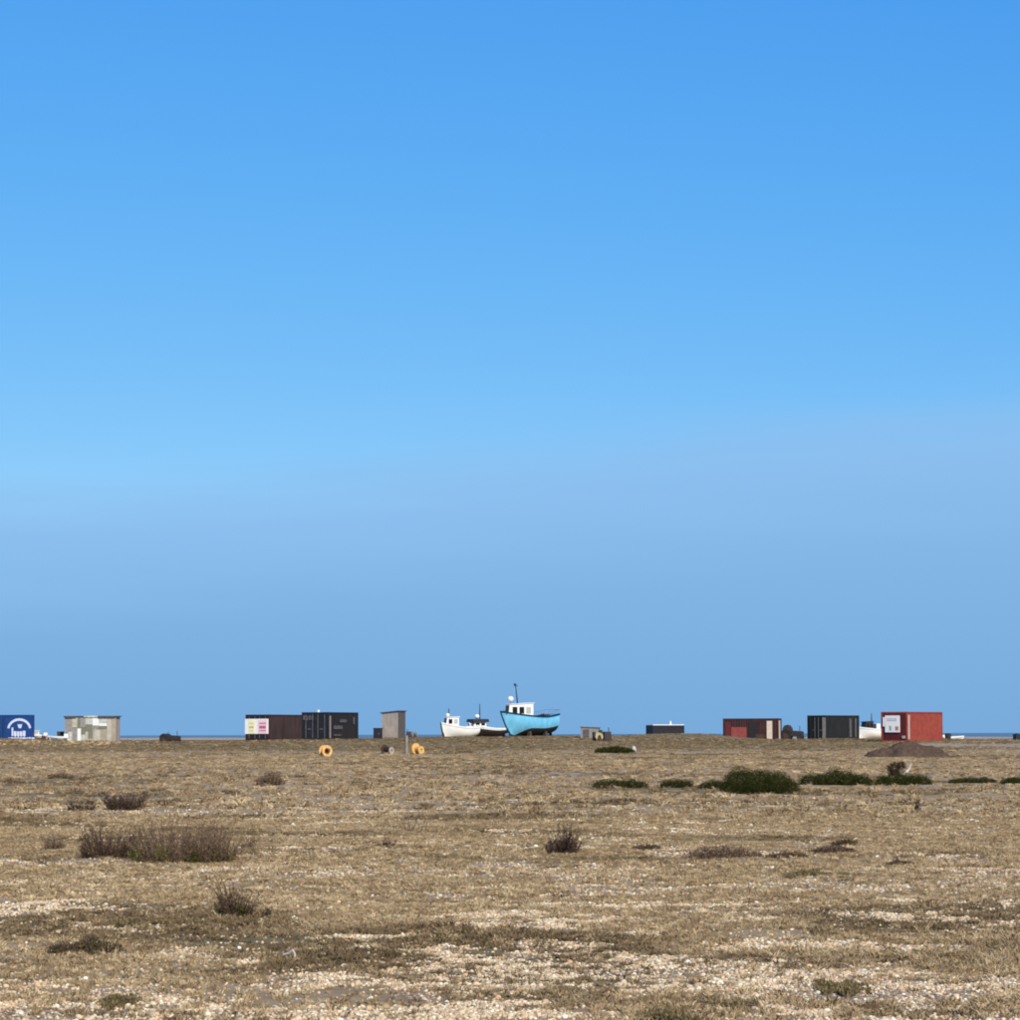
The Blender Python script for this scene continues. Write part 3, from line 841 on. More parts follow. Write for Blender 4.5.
# white fishing boat
def white_house(t, st):
    zb = 1.30
    wheelhouse(t, 0.25, 1.75, 1.05, zb, zb + 1.05, 'boat_white', 'boat_white', windows=2, rise=0.05, front=0.42)
    radar(t, 1.35, zb + 1.1, 0.22, 0.1)
    mast(t, 1.2, zb + 1.1, 0.9, arm=False)
    MB().box((-1.3, 0, 1.25), (0.9, 0.7, 0.4)).build('engine_box', 'boat_white', t, bevel=0.03)
gb = gpos(458, 318)
boat('white fishing boat with small wheelhouse and dark stem left of the blue boat', (gb.x, gb.y, gb.z - 0.25), R(180 + 38), 4.5, 2.1, 1.85, 1.30, 1.38,
     ('boat_white', 'boat_white'), white_house, rake=0.35, rail=False, stem='steel_rusty', strake='boat_white')  # dark stem colour stands for the shaded starboard bow
# black and white boat
def black_house(t, st):
    zb = 1.12
    wheelhouse(t, 0.45, 2.0, 1.3, zb, zb + 0.62, 'boat_white', 'boat_black', windows=2, rise=0.0, roof_ov=0.2, pale_last=False)
    MB().box((1.15, 0, zb + 0.78), (2.0, 1.7, 0.34), taper=0.93).build('canopy', 'boat_black', t, bevel=0.04)
    radar(t, 1.25, zb + 0.95, 0.28, 0.12)
    mast(t, 0.9, zb + 0.9, 1.7, arm=False)
gb = gpos(487, 330)
tk = boat('black hulled boat with white topsides and black canopy between white and blue boats', (gb.x, gb.y, gpos(489, 318).z - 0.08), R(180 + 30), 4.6, 2.1, 1.62, 1.05, 1.08,
     ('boat_white', 'boat_black'), black_house, rake=0.4, rail=False, split=2, bow_paint=0.0, stem='boat_black', strake='boat_white')

# white boat half hidden behind the red container
def right_house(t, st):
    zb = 1.15
    wheelhouse(t, 0.2, 1.25, 1.2, zb, zb + 0.9, 'machine_dark', 'boat_black', windows=2, rise=0.05, pale_last=False)
    MB().box((-0.5, 0, 1.5), (0.5, 1.0, 0.75)).build('net_bin', 'boat_white', t, bevel=0.03)
    MB().box((-0.1, -0.9, 1.3), (0.45, 0.3, 0.35)).build('fender', 'rubber', t, bevel=0.06)
    mast(t, 0.1, zb + 0.9, 1.0, arm=False)
gb = gpos(872.5, 338)
boat('white boat half hidden between the dark green and bright red containers', (gb.x, gb.y, gpos(870, 318).z - 0.2), R(180 + 24), 4.0, 2.0, 1.55, 1.25, 1.3,
     ('boat_white', 'boat_white'), right_house, rake=0.3, rail=False, stem='boat_white', strake='boat_white')

# white boats showing right of the blue container
def dory(label, px, Y, zoff, L, B, h, rz, cabin=False):
    g = gpos(px, Y)
    def hs(t, st):
        if cabin:
            wheelhouse(t, -0.1, 0.75, 0.9, h * 0.8, h * 0.8 + 0.55, 'boat_white', 'boat_white', windows=1, rise=0)
        MB().box((-0.4, 0, h * 0.75), (0.22, B * 0.8, 0.05)).build('thwart', 'driftwood', t)
    return boat(label, (g.x, g.y, g.z + zoff), rz, L, B, h * 1.15, h, h, ('boat_white', 'boat_white'), hs, rake=0.3, rail=False, name='rowing_boat', stem='boat_white', strake='boat_white')
dory('small white open boat lying just left of the weathered white shed', 58.5, 293, -0.10, 1.9, 0.95, 0.52, R(185))
dory('small white boat with cuddy showing right of the blue container', 38.5, 332, -0.05, 2.0, 1.0, 0.55, R(180), True)
dory('low white open boat on the beach right of the bright red container', 953, 330, -0.35, 2.4, 1.1, 0.6, R(8))

# ================================================================== MACHINERY
def wheel(t, c, r, w, rim='steel_rusty'):
    ty = MB().lathe_y([(r * 0.55, -w / 2), (r * 0.92, -w / 2), (r, -w * 0.28), (r, w * 0.28), (r * 0.92, w / 2), (r * 0.55, w / 2)], c, 20).build('tyre', 'rubber', t)
    MB().lathe_y([(0.02, -w * 0.2), (r * 0.56, -w * 0.3), (r * 0.56, w * 0.3), (0.02, w * 0.2)], c, 14).build('rim', rim, ty)
def tractor(label, loc, rz, cab=False, body='machine_dark', rim='steel_rusty', sc=1.0):
    t = thing('tractor', label, 'tractor', loc, rz, 'old beach tractors and winches')
    t.scale = (sc, sc, sc)
    for s in (-1, 1):
        wheel(t, (-0.75, s * 0.72, 0.68), 0.68, 0.36, rim)
        wheel(t, (0.95, s * 0.62, 0.40), 0.40, 0.22, rim)
        MB().prism([(-1.45, 0.95), (-1.2, 1.35), (-0.75, 1.5), (-0.3, 1.35), (-0.12, 1.05), (-0.3, 1.2), (-0.75, 1.4), (-1.2, 1.25)], s * 0.72 - 0.2, s * 0.72 + 0.2).build('mudguard', body, t)
    MB().prism([(-0.3, 0.55), (1.3, 0.5), (1.38, 1.05), (1.2, 1.18), (0.0, 1.25), (-0.3, 1.1)], -0.28, 0.28).build('bonnet', body, t, bevel=0.04)
    MB().box((-0.75, 0, 0.7), (0.9, 0.5, 0.4)).build('gearbox', 'steel_rusty', t)
    MB().prism([(-1.05, 1.0), (-0.6, 1.0), (-0.6, 1.1), (-0.95, 1.12), (-1.1, 1.5), (-1.18, 1.5)], -0.24, 0.24).build('seat', 'rubber', t)
    MB().tube((-0.15, 0, 1.2), (-0.35, 0, 1.48), 0.03, n=6).lathe_y([(0.16, -0.02), (0.2, -0.02), (0.2, 0.02), (0.16, 0.02)], (-0.36, 0, 1.5), 14).build('steering_wheel', 'rubber', t)
    MB().tube((0.85, 0.1, 1.15), (0.85, 0.1, 1.85), 0.045, n=8).build('exhaust', 'steel_rusty', t)
    if cab:
        MB().prism([(-1.25, 1.0), (-0.05, 1.0), (-0.1, 1.55), (-0.35, 1.92), (-0.7, 2.0), (-1.1, 1.85), (-1.25, 1.5)], -0.5, 0.5).build('cab', body, t, bevel=0.05)
    return t
def winch(label, loc, rz, sc=1.0, drum='pale_yellow', house='machine_dark', mast_box=False):
    t = thing('beach_winch', label, 'winch', loc, rz, 'old beach tractors and winches')
    t.scale = (sc, sc, sc)
    for s in (-1, 1):
        MB().box((0, s * 0.5, 0.08), (2.0, 0.14, 0.16)).build('skid', 'steel_rusty', t)
    MB().lathe_y([(0.12, -0.40), (0.42, -0.42), (0.42, -0.36), (0.2, -0.34), (0.2, 0.34), (0.42, 0.36), (0.42, 0.42), (0.12, 0.40)], (-0.45, 0, 0.55), 18).build('drum', drum, t)
    for s in (-1, 1):
        MB().prism([(-0.75, 0.16), (-0.15, 0.16), (-0.35, 0.7), (-0.55, 0.7)], s * 0.5 - 0.04, s * 0.5 + 0.04).build('bearing_frame', 'steel_rusty', t)
    MB().box((0.5, 0, 0.62), (0.8, 0.8, 0.9), taper=0.92).build('engine_cover', house, t, bevel=0.04)
    MB().tube((0.72, 0.2, 1.05), (0.72, 0.2, 1.5), 0.05, n=8).build('exhaust', 'steel_rusty', t)
    MB().tube((0.02, -0.3, 0.2), (-0.1, -0.3, 1.15), 0.03, n=6).build('lever', 'steel_rusty', t)
    if mast_box:
        MB().box((-0.85, 0.3, 0.6), (0.28, 0.5, 0.9)).build('control_box', house, t, bevel=0.03)
        MB().box((-0.1, 0.5, 0.9), (0.34, 0.3, 0.7)).build('fuel_tank', house, t, bevel=0.04)
    return t
def gl(px, Y, dz=0.0):
    g = gpos(px, Y); g.z += dz; return g
tractor('dark old tractor parked between the dull red and dark green containers', gl(793, 312, -0.03), R(-14), cab=True, sc=0.82)
winch('black beach winch with tall exhaust and pale drum right of the grey store', gl(602.5, 274, -0.05), R(12), sc=0.86, mast_box=True)
tractor('small dark tractor with mudguards on the skyline left of the containers', gl(171, 300, -0.28), R(-10), sc=0.72)
winch('rusty winch with tan drum just right of the blue container', gl(46, 300, -0.05), R(190), sc=0.5, drum='pink_faded', house='steel_rusty')
winch('dark winch with low frame behind the post right of the grey hut', gl(412, 292, -0.05), R(185), sc=0.62, drum='steel_grey')
g = gl(60.5, 300)
t = thing('fish_box', 'dark fish bin standing behind the small white open boat', 'bin', (g.x, g.y, g.z + 0.0), R(12))
MB().box((0, 0, 0.42), (0.66, 0.66, 0.84)).build('body', 'machine_dark', t, bevel=0.03)
MB().box((0, 0, 0.87), (0.72, 0.72, 0.06)).build('rim', 'steel_rusty', t, bevel=0.01)
g = gl(948, 318)
t = thing('rope_bin', 'dark rounded bin right of the bright red container', 'bin', (g.x, g.y, g.z - 0.1), R(12))
MB().tube((0, 0, 0), (0, 0, 0.62), 0.3, 0.34, n=14).build('body', 'machine_dark', t)
MB().sphere((0, 0, 0.62), 0.345, n=14, m=6, sz=0.45, zmin=0).build('lid', 'rubber', t, smooth=True)

# ------------------------------------------------------------------ cable drums and post
def drum(label, px, py, rz, r=0.47, w=0.5, m='yellow_paint', core='yellow_paint', face=None, tilt=0.0, r2=None, hole=0.17):
    g = ground_at(px, py)
    t = thing('cable_drum', label, 'cable drum', (g.x, g.y, g.z - 0.015), rz, 'wooden cable drums on the shingle', (0, tilt))
    r2 = r2 or r
    for s, rr_ in ((-1, r2), (1, r)):
        MB().lathe_y([(hole, s * w / 2 - 0.035), (rr_, s * w / 2 - 0.035), (rr_, s * w / 2 + 0.035), (hole, s * w / 2 + 0.035)], (0, 0, rr_), 26).build('flange', m if s > 0 else (face or m), t, bevel=0.008)
    MB().lathe_y([(0.10, -w / 2 + 0.04), (0.2, -w / 2 + 0.04), (0.2, w / 2 - 0.04), (0.10, w / 2 - 0.04)], (0, 0, r), 18).build('core', core, t)
    for k in range(4):
        a = k * math.pi / 2 + 0.4
        MB().tube((0.28 * math.cos(a), -w / 2 - 0.05, r2 + 0.28 * math.sin(a)), (0.28 * math.cos(a), -w / 2 + 0.03, r2 + 0.28 * math.sin(a)), 0.022, n=6).build('bolt', 'steel_rusty', t)
    return t
drum('yellow cable drum standing below the black container', 325.5, 756.6, R(33), 0.41, 0.46, hole=0.235, core='steel_rusty')
drum('yellow cable drum beside the thin post below the hut', 418.5, 754.2, R(44), 0.42, 0.58, r2=0.30, hole=0.12)
drum('dark brown cable drum with faded pink face below the hut', 388, 754.2, R(50), 0.36, 0.7, m='steel_rusty', core='machine_dark', r2=0.27, face='pink_faded', hole=0.08)
g = ground_at(406.5, 753.3)
t = thing('marker_post', 'thin grey post standing between the brown and yellow drums', 'post', g, R(20))
MB().box((0, 0, 0.62), (0.17, 0.17, 1.3)).build('shaft', 'weathered_post', t, bevel=0.012)
MB().box((0, 0, 1.285), (0.2, 0.2, 0.05)).build('cap', 'timber_grey', t, bevel=0.01)

# ================================================================== EARTH MOUND
def mound():
    gl_ = ground_at(868, 757.5); gr_ = ground_at(955, 757.5)
    cx_, cy_ = (gl_.x + gr_.x) / 2, (gl_.y + gr_.y) / 2 + 2.2
    w = (gr_.x - gl_.x) / 2; d = 2.6; h = 1.0
    N, M_ = 90, 60
    V = []; Q = []
    for j in range(M_):
        for i in range(N):
            u = -1.08 + 2.16 * i / (N - 1); v = -1.08 + 2.16 * j / (M_ - 1)
            r = math.hypot(u, v)
            pk = 0.72 * max(0, 1 - (abs(u) ** 2.4 + abs(v) ** 2.2)) + 0.42 * math.exp(-((u + 0.02) / 0.27) ** 2 - (v / 0.5) ** 2)
            x = cx_ + u * w; y = cy_ + v * d
            V.append([x, y, pk * h])
    V = np.array(V)
    nn = (fbm(V[:, 0], V[:, 1], 0.9, 301, 5) - 0.5) * 0.75
    V[:, 2] = H(V[:, 0], V[:, 1]) - 0.04 + np.where(V[:, 2] > 0.005, V[:, 2] + nn * np.clip(V[:, 2] * 4, 0, 1), 0)
    ii = (np.arange(M_ - 1)[:, None] * N + np.arange(N - 1)[None, :]).ravel()
    me = np_mesh('earth_mound', V, np.c_[ii, ii + 1, ii + N + 1, ii + N])
    o = link('earth_mound', me, 'earth_brown')
    tag(o, 'wide dark brown heap of earth in front of the bright red container', 'mound')
mound()

# ================================================================== SHRUBS
tint_mat('twig', 'GEOMETRY', 1.0, 0.0)
tint_mat('leaf', 'GEOMETRY', 1.0, 0.0)
def twig_mesh(name, stems, colors, seed, sides=3):
    """stems: list of polylines with radii; every segment a small tapered prism"""
    r_ = np.random.default_rng(seed)
    V = []; Q = []; T = []
    for pl, r0 in stems:
        c = np.array(colors[r_.integers(len(colors))]) * r_.uniform(0.7, 1.25)
        n_ = len(pl); o = len(V)
        for k, p in enumerate(pl):
            rr = r0 * (1 - 0.75 * k / (n_ - 1))
            for q in range(sides):
                a = 2 * math.pi * q / sides + k * 0.2
                V.append((p[0] + rr * math.cos(a), p[1] + rr * math.sin(a), p[2])); T.append(c)
        for k in range(n_ - 1):
            for q in range(sides):
                a = o + k * sides + q; b_ = o + k * sides + (q + 1) % sides
                Q.append((a, b_, b_ + sides, a + sides))
    return np_mesh(name, V, Q, np.array(T))
def shrub_stems(w, d, h, n, seed, spread=0.55, thick=0.006, sub=5, droop=0.0):
    r_ = np.random.default_rng(seed)
    st = []
    for i in range(n):
        a = r_.uniform(0, 2 * math.pi); q = math.sqrt(r_.uniform())
        bx, by = math.cos(a) * q * w / 2 * 0.75, math.sin(a) * q * d / 2 * 0.75
        env = math.sqrt(max(0.05, 1 - (q * 0.85) ** 2))
        hh = h * env * r_.uniform(0.35, 1.15) * (0.55 + 0.75 * vnoise(bx / max(w, .1) * 7 + 5, by / max(d, .1) * 3 + seed, seed))
        dx, dy = bx / w * spread * 2 * hh + r_.normal() * 0.16 * hh, by / d * spread * 2 * hh + r_.normal() * 0.16 * hh
        pl = []
        for k in range(4):
            s = k / 3
            pl.append(np.array([bx + dx * s ** 1.2 + r_.normal() * 0.02 * h * s, by + dy * s ** 1.2 + r_.normal() * 0.02 * h * s, hh * (s - droop * s * s) - 0.02]))
        st.append((pl, thick * r_.uniform(0.8, 1.4)))
        for k in range(sub):
            s = r_.uniform(0.25, 0.95); j = min(2, int(s * 3)); f_ = s * 3 - j
            p0 = pl[j] * (1 - f_) + pl[j + 1] * f_
            ln = hh * r_.uniform(0.12, 0.34)
            aa = r_.uniform(0, 2 * math.pi)
            p1 = p0 + np.array([math.cos(aa) * ln * 0.55, math.sin(aa) * ln * 0.55, ln * r_.uniform(0.35, 0.95)])
            st.append(([p0, p1], thick * 0.6))
    return st
def stem_leaves(name, stems, per, size, colors, seed):
    r_ = np.random.default_rng(seed); P = []
    for pl, r0 in stems:
        for q in range(per):
            s_ = r_.uniform(0.3, 1.0) * (len(pl) - 1); j = min(len(pl) - 2, int(s_)); f_ = s_ - j
            P.append(pl[j] * (1 - f_) + pl[j + 1] * f_)
    c = np.array(P) + r_.normal(size=(len(P), 3)) * size * 0.5; n = len(c)
    u = r_.normal(size=(n, 3)); u[:, 2] = np.abs(u[:, 2]) + 0.5; u /= np.linalg.norm(u, axis=1)[:, None]
    v = np.cross(u, r_.normal(size=(n, 3))); v /= np.linalg.norm(v, axis=1)[:, None]
    s_ = size * r_.uniform(0.6, 1.5, n)
    V = np.stack([c - v * (s_ * 0.4)[:, None], c + v * (s_ * 0.4)[:, None], c + u * s_[:, None]], 1).reshape(-1, 3)
    cl = np.array(colors)[r_.integers(len(colors), size=n)] * r_.uniform(0.6, 1.4, n)[:, None]
    return np_mesh(name, V, np.arange(3 * n).reshape(-1, 3), np.repeat(cl, 3, 0))
def leaf_cloud(name, lobes, n, size, colors, seed, shell=0.5, flat=1.0):
    """small leaf faces spread through ellipsoid lobes (x, y, z, rx, ry, rz)"""
    r_ = np.random.default_rng(seed)
    lob = np.array(lobes, float)
    vol = (lob[:, 3] * lob[:, 4] * lob[:, 5]) ** 0.67
    idx = r_.choice(len(lob), n, p=vol / vol.sum())
    dirs = r_.normal(size=(n, 3)); dirs /= np.linalg.norm(dirs, axis=1)[:, None]
    rad = shell + (1.08 - shell) * r_.uniform(size=n) ** 0.6
    wob = 0.82 + 0.36 * vnoise(dirs[:, 0] * 3 + idx * 7, dirs[:, 1] * 3 + dirs[:, 2] * 3.1, seed)
    c = lob[idx, :3] + dirs * lob[idx, 3:] * (rad * wob)[:, None]
    keep = c[:, 2] > 0.005
    c = c[keep]; idx = idx[keep]; dirs = dirs[keep]; n = len(c)
    u = r_.normal(size=(n, 3)); u[:, 2] = np.abs(u[:, 2]) + 0.6; u += dirs * 0.9
    u /= np.linalg.norm(u, axis=1)[:, None]
    v = np.cross(u, r_.normal(size=(n, 3))); v /= np.linalg.norm(v, axis=1)[:, None]
    s = size * r_.uniform(0.6, 1.5, n)
    a = c - v * (s * 0.32)[:, None]; b_ = c + v * (s * 0.32)[:, None]; e = c + u * (s * 1.4)[:, None]
    V = np.stack([a, b_, e], 1).reshape(-1, 3)
    cl = np.array(colors)[r_.integers(len(colors), size=n)] * r_.uniform(0.65, 1.35, n)[:, None]
    cl = cl * (0.8 + 0.4 * vnoise(c[:, 0] * 6 + 3, c[:, 1] * 6 + c[:, 2] * 5, seed + 5))[:, None]
    return np_mesh(name, V, np.arange(3 * n).reshape(-1, 3), np.repeat(cl, 3, 0))
PURPLE = [(0.155, 0.100, 0.066), (0.095, 0.060, 0.041), (0.25, 0.175, 0.115), (0.185, 0.125, 0.085)]
DEADBR = [(0.085, 0.055, 0.040), (0.115, 0.078, 0.055), (0.065, 0.043, 0.032)]
GREENS = [(0.095, 0.095, 0.024), (0.13, 0.12, 0.034), (0.065, 0.065, 0.02)]
GORSE = [(0.022, 0.028, 0.008), (0.032, 0.038, 0.011), (0.062, 0.066, 0.020), (0.026, 0.027, 0.008)]
OLIVE = [(0.075, 0.062, 0.028), (0.095, 0.078, 0.038), (0.055, 0.047, 0.022)]
def size_at(g):
    return g.y / FPX                       # metres per pixel at that place
def twig_shrub(label, px0, px1, py_top, py_base, seed, n=170, colors=PURPLE, green=0.0, spread=0.85, depth=None, cat='shrub', group=None, sub=6, droop=0.0, thick=None):
    g = ground_at((px0 + px1) / 2, py_base)
    k = size_at(g); w = (px1 - px0) * k; h = (py_base - py_top) * k
    d = depth or w * 0.8
    c = Vector((g.x, g.y + d * 0.35, 0)); c.z = gz(c.x, c.y)
    t = thing('twiggy_shrub', label, cat, c, 0.0, group)
    st = shrub_stems(w * 0.95, d, h, n, seed, spread, thick or max(0.004, k * 0.24), sub, droop)
    link('stems', twig_mesh('stems', st, colors, seed), 'twig', t)
    link('dead_leaves', stem_leaves('dead_leaves', st, 3, max(0.011, k * 0.9), colors, seed + 2), 'leaf', t)
    if green:
        gv = [(random.uniform(-.4, .4) * w, -d * random.uniform(0.05, .42), h * 0.10, w * 0.11, d * 0.12, h * random.uniform(0.25, 0.4)) for q in range(5)]
        link('green_leaves', leaf_cloud('green_leaves', gv, int(n * 4 * green), max(0.013, k * 0.9), GREENS, seed + 3, 0.2), 'leaf', t)
    return t
BG = 'bare twiggy shrubs on the shingle'
twig_shrub('broad bare shrub clump with green shoots at its foot, largest at left', 122, 212, 822, 864, 101, 330, green=1.6, depth=1.0, group=BG)
twig_shrub('dark bare shrub at the left end of the large shrub clump', 68, 142, 822, 859, 102, 260, colors=DEADBR + PURPLE[:2], depth=0.7, group=BG)
twig_shrub('greenish bare shrub at the right end of the large shrub clump', 183, 240, 828, 864, 103, 220, green=2.0, depth=0.8, group=BG)
twig_shrub('small bare shrub standing alone left of the large shrub clump', 42, 66, 829, 851, 104, 70, group=BG)
twig_shrub('dark bare shrub behind the large shrub clump', 100, 147, 789, 811, 105, 210, colors=DEADBR, group=BG)
twig_shrub('low sparse shrub trailing left of the dark bare shrub', 60, 102, 800, 811, 106, 70, colors=DEADBR, group=BG)
twig_shrub('small bare brown shrub by itself in the middle of the heath', 543, 583, 826, 855, 107, 170, colors=DEADBR + [(0.05, 0.034, 0.026)], group=BG, spread=0.8)
twig_shrub('small dark shrub with green shoots, nearest to the camera at left', 212, 256, 886, 917, 108, 120, green=1.6, group=BG, colors=DEADBR + PURPLE[:1])
twig_shrub('two upright brown sprigs right of the nearest shrub', 258, 272, 902, 918, 109, 16, group=BG, colors=DEADBR, spread=0.2)
twig_shrub('low hazy brown shrub far off at left below the skyline', 252, 288, 773, 786, 110, 130, group=BG)
twig_shrub('faint grey sprigs in the dry grass left of centre', 362, 440, 810, 833, 111, 34, colors=[(0.16, 0.125, 0.095), (0.2, 0.16, 0.12)], group=BG, sub=3)
twig_shrub('tiny brown tuft below the faint grey sprigs', 378, 397, 836, 848, 112, 40, colors=DEADBR, group=BG)
twig_shrub('tiny grey sprig right of the large shrub clump', 240, 256, 838, 849, 113, 26, colors=PURPLE, group=BG)
twig_shrub('thin upright sprig on the pale shingle at right', 913, 922, 796, 812, 114, 14, colors=DEADBR, group=BG, spread=0.2)

def cushion(label, px0, px1, py_top, py_base, seed, colors, name='cushion_shrub', cat='shrub', n=None, depth=None, group=None, stems=True, lobes=None, size=0.8):
    g = ground_at((px0 + px1) / 2, py_base)
    k = size_at(g); w = (px1 - px0) * k; h = (py_base - py_top) * k
    d = depth or min(w * 0.7, h * 4 + 0.4)
    c = Vector((g.x, g.y + d * 0.45, 0)); c.z = gz(c.x, c.y) - 0.02
    t = thing(name, label, cat, c, 0.0, group)
    r_ = random.Random(seed)
    if lobes is None:
        m_ = max(3, min(9, int(w / max(h, 0.05) * 1.2)))
        lobes = []
        for q in range(m_):
            u = (q + 0.5) / m_ * 2 - 1
            lobes.append((u * w * 0.40, r_.uniform(-.25, .25) * d, h * 0.1, w / m_ * 0.85, d * 0.36, h * (0.95 - 0.35 * abs(u)) * r_.uniform(0.7, 1.0)))
    else:
        lobes = [(a * w, b_ * d, e * h, rx * w, ry * d, rz_ * h) for a, b_, e, rx, ry, rz_ in lobes]
    n = n or int(min(9000, 2600 + w * h * 5200))
    link('foliage', leaf_cloud('foliage', lobes, n, max(0.016, k * size), colors, seed, 0.5 if name == 'gorse_bush' else 0.35), 'leaf', t)
    if name == 'gorse_bush':
        inner = [(a, b_, e, rx * 0.76, ry * 0.76, rz_ * 0.74) for a, b_, e, rx, ry, rz_ in lobes]
        link('inner_foliage', leaf_cloud('inner_foliage', inner, n // 5, max(0.02, k * size * 2.2), colors, seed + 7, 0.55), 'leaf', t)
    if not stems and name == 'gorse_bush':
        link('stems', twig_mesh('stems', shrub_stems(w * 0.6, d * 0.6, h * 0.55, 24, seed, 0.5, 0.015, 3), DEADBR, seed), 'twig', t)
    if stems:
        link('stems', twig_mesh('stems', shrub_stems(w * 0.8, d * 0.8, h * 0.8, 60, seed, 0.7, max(0.006, k * 0.3), 3), DEADBR, seed), 'twig', t)
    return t
GG = 'dark evergreen gorse bushes'
cushion('large dark green gorse bush, biggest of the evergreen bushes', 722, 802, 767.5, 794, 201, GORSE, 'gorse_bush', 'bush', n=42000, group=GG, depth=2.0, size=0.55, stems=False,
        lobes=[(-0.24, 0, 0.45, 0.20, 0.4, 0.55), (0.02, 0.05, 0.40, 0.22, 0.4, 0.55), (0.22, 0, 0.36, 0.20, 0.4, 0.52), (-0.38, -0.1, 0.2, 0.14, 0.3, 0.36), (0.38, -0.1, 0.18, 0.13, 0.3, 0.4), (0, -0.25, 0.2, 0.34, 0.25, 0.42)])
cushion('long dark gorse bush just right of the largest one', 801, 876, 769.5, 786.5, 202, GORSE, 'gorse_bush', 'bush', n=26000, group=GG, depth=2.0, size=0.6, stems=False)
cushion('low gorse bush behind a pale stick at right', 874, 938, 771.5, 786, 203, GORSE, 'gorse_bush', 'bush', n=20000, group=GG, depth=1.8, size=0.6, stems=False)
cushion('thin low strip of gorse running to the right edge', 948, 1004, 776.5, 784, 204, GORSE + OLIVE[:1], 'gorse_bush', 'bush', n=9000, group=GG, depth=1.5, size=0.6, stems=False)
cushion('small gorse tuft cut off by the right edge', 1004, 1036, 776, 785, 205, GORSE, 'gorse_bush', 'bush', n=7000, group=GG, depth=1.5, size=0.6, stems=False)
cushion('small gorse tuft just left of the largest bush', 699, 728, 779, 789, 206, GORSE + OLIVE[2:], 'gorse_bush', 'bush', n=6000, group=GG, size=0.6, stems=False)
cushion('small round gorse tuft midway along the row', 661, 694, 776.5, 788, 207, GORSE + OLIVE[2:], 'gorse_bush', 'bush', n=7000, group=GG, size=0.6, stems=False)
cushion('low flat gorse bush at the left end of the row', 590, 652, 777, 788, 208, GORSE + OLIVE[2:], 'gorse_bush', 'bush', n=11000, group=GG, size=0.6, stems=False)
cushion('dark gorse hummock below the winch with a white stone at its end', 594, 636, 746, 753.5, 209, GORSE, 'gorse_bush', 'bush', n=7000, group=GG, depth=3.0)
cushion('dark brown dead bush standing above the low gorse', 886, 906, 762, 778, 210, [(0.03, 0.022, 0.016), (0.045, 0.03, 0.02)], 'dead_bush', 'bush', n=2600,
        lobes=[(-0.1, 0, 0.55, 0.32, 0.3, 0.42), (0.3, 0, 0.75, 0.22, 0.25, 0.28), (0, 0, 0.2, 0.25, 0.2, 0.3)])
MG = 'low brown cushion shrubs'
cushion('long flat brown cushion shrub, largest of the brown mats', 683, 770, 845.5, 860, 221, DEADBR + PURPLE, group=MG, n=9000, depth=1.1)
cushion('thin brown mat trailing right from the largest brown mat', 766, 812, 850, 859, 222, DEADBR, group=MG, n=2600, depth=0.5)
cushion('dark brown mat right of the trailing one', 808, 862, 846, 855, 223, DEADBR, group=MG, n=4200, depth=0.8)
cushion('small brown mat just behind the dark brown mat', 832, 862, 838, 846, 224, DEADBR + OLIVE, group=MG, n=2400, depth=0.7)
cushion('small reddish brown mat at right on the shingle', 888, 918, 859, 867.5, 225, DEADBR, group=MG, n=2400, depth=0.6)
cushion('small brown mat left of the largest brown mat', 632, 664, 844, 851.5, 226, DEADBR, group=MG, n=2400, depth=0.6)
cushion('brown dead mat low at the left near the front', 40, 118, 940, 957, 227, DEADBR + OLIVE, group=MG, n=7000, depth=0.8)
cushion('small brown mat far off at the left', 44, 76, 771.5, 779, 228, DEADBR + OLIVE, group=MG, n=2200, depth=1.2)
OG = 'olive moss cushions near the camera'
for k, (a, b_, c_, d_, lab) in enumerate(((640, 708, 1003, 1030, 'olive moss cushion at the bottom edge right of centre'), (92, 128, 996, 1012, 'olive moss cushion at the bottom left'),
        (818, 878, 981, 996, 'olive moss cushion in the pale shingle at lower right'), (700, 770, 992, 1012, 'wide olive moss cushion at the bottom right of centre'),
        (96, 150, 916, 928, 'flat olive moss cushion left of the nearest shrub'), (780, 860, 868, 878, 'faint olive moss cushion below the brown mats'))):
    cushion(lab, a, b_, c_ + (d_ - c_) * 0.45, d_, 240 + k, [(0.18, 0.14, 0.068), (0.14, 0.11, 0.052), (0.23, 0.178, 0.095), (0.11, 0.085, 0.044)], 'moss_cushion', 'moss', group=OG, stems=False, n=9000, depth=0.9, size=0.8)

# ------------------------------------------------------------------ loose pieces
def bent_stick(name, label, cat, pts, r, m):
    mb = MB()
    for k in range(len(pts) - 1):
        mb.tube(pts[k], pts[k + 1], r * (1 - 0.12 * k), r * (1 - 0.12 * (k + 1)), n=7)
    return tag(mb.build(name, m), label, cat)
g = ground_at(291, 960)
k = size_at(g)
bent_stick('driftwood_piece', 'bent white piece of driftwood on the shingle at lower left', 'driftwood',
           [g + Vector((-8 * k, 0.05, 0.03)), g + Vector((-2 * k, 0.02, 6 * k)), g + Vector((1.5 * k, 0, 9.5 * k)), g + Vector((4 * k, -0.02, 6 * k)), g + Vector((4.5 * k, -0.04, 0.0))], 0.009, 'driftwood')
g = ground_at(905, 784)
k = size_at(g)
bent_stick('driftwood_stick', 'pale forked stick leaning in the low gorse at right', 'stick',
           [g + Vector((-6 * k, -0.3, 6 * k)), g + Vector((0, -0.3, 11 * k)), g + Vector((3 * k, -0.2, 14 * k)), g + Vector((6 * k, -0.2, 20 * k))], 0.045, 'driftwood')
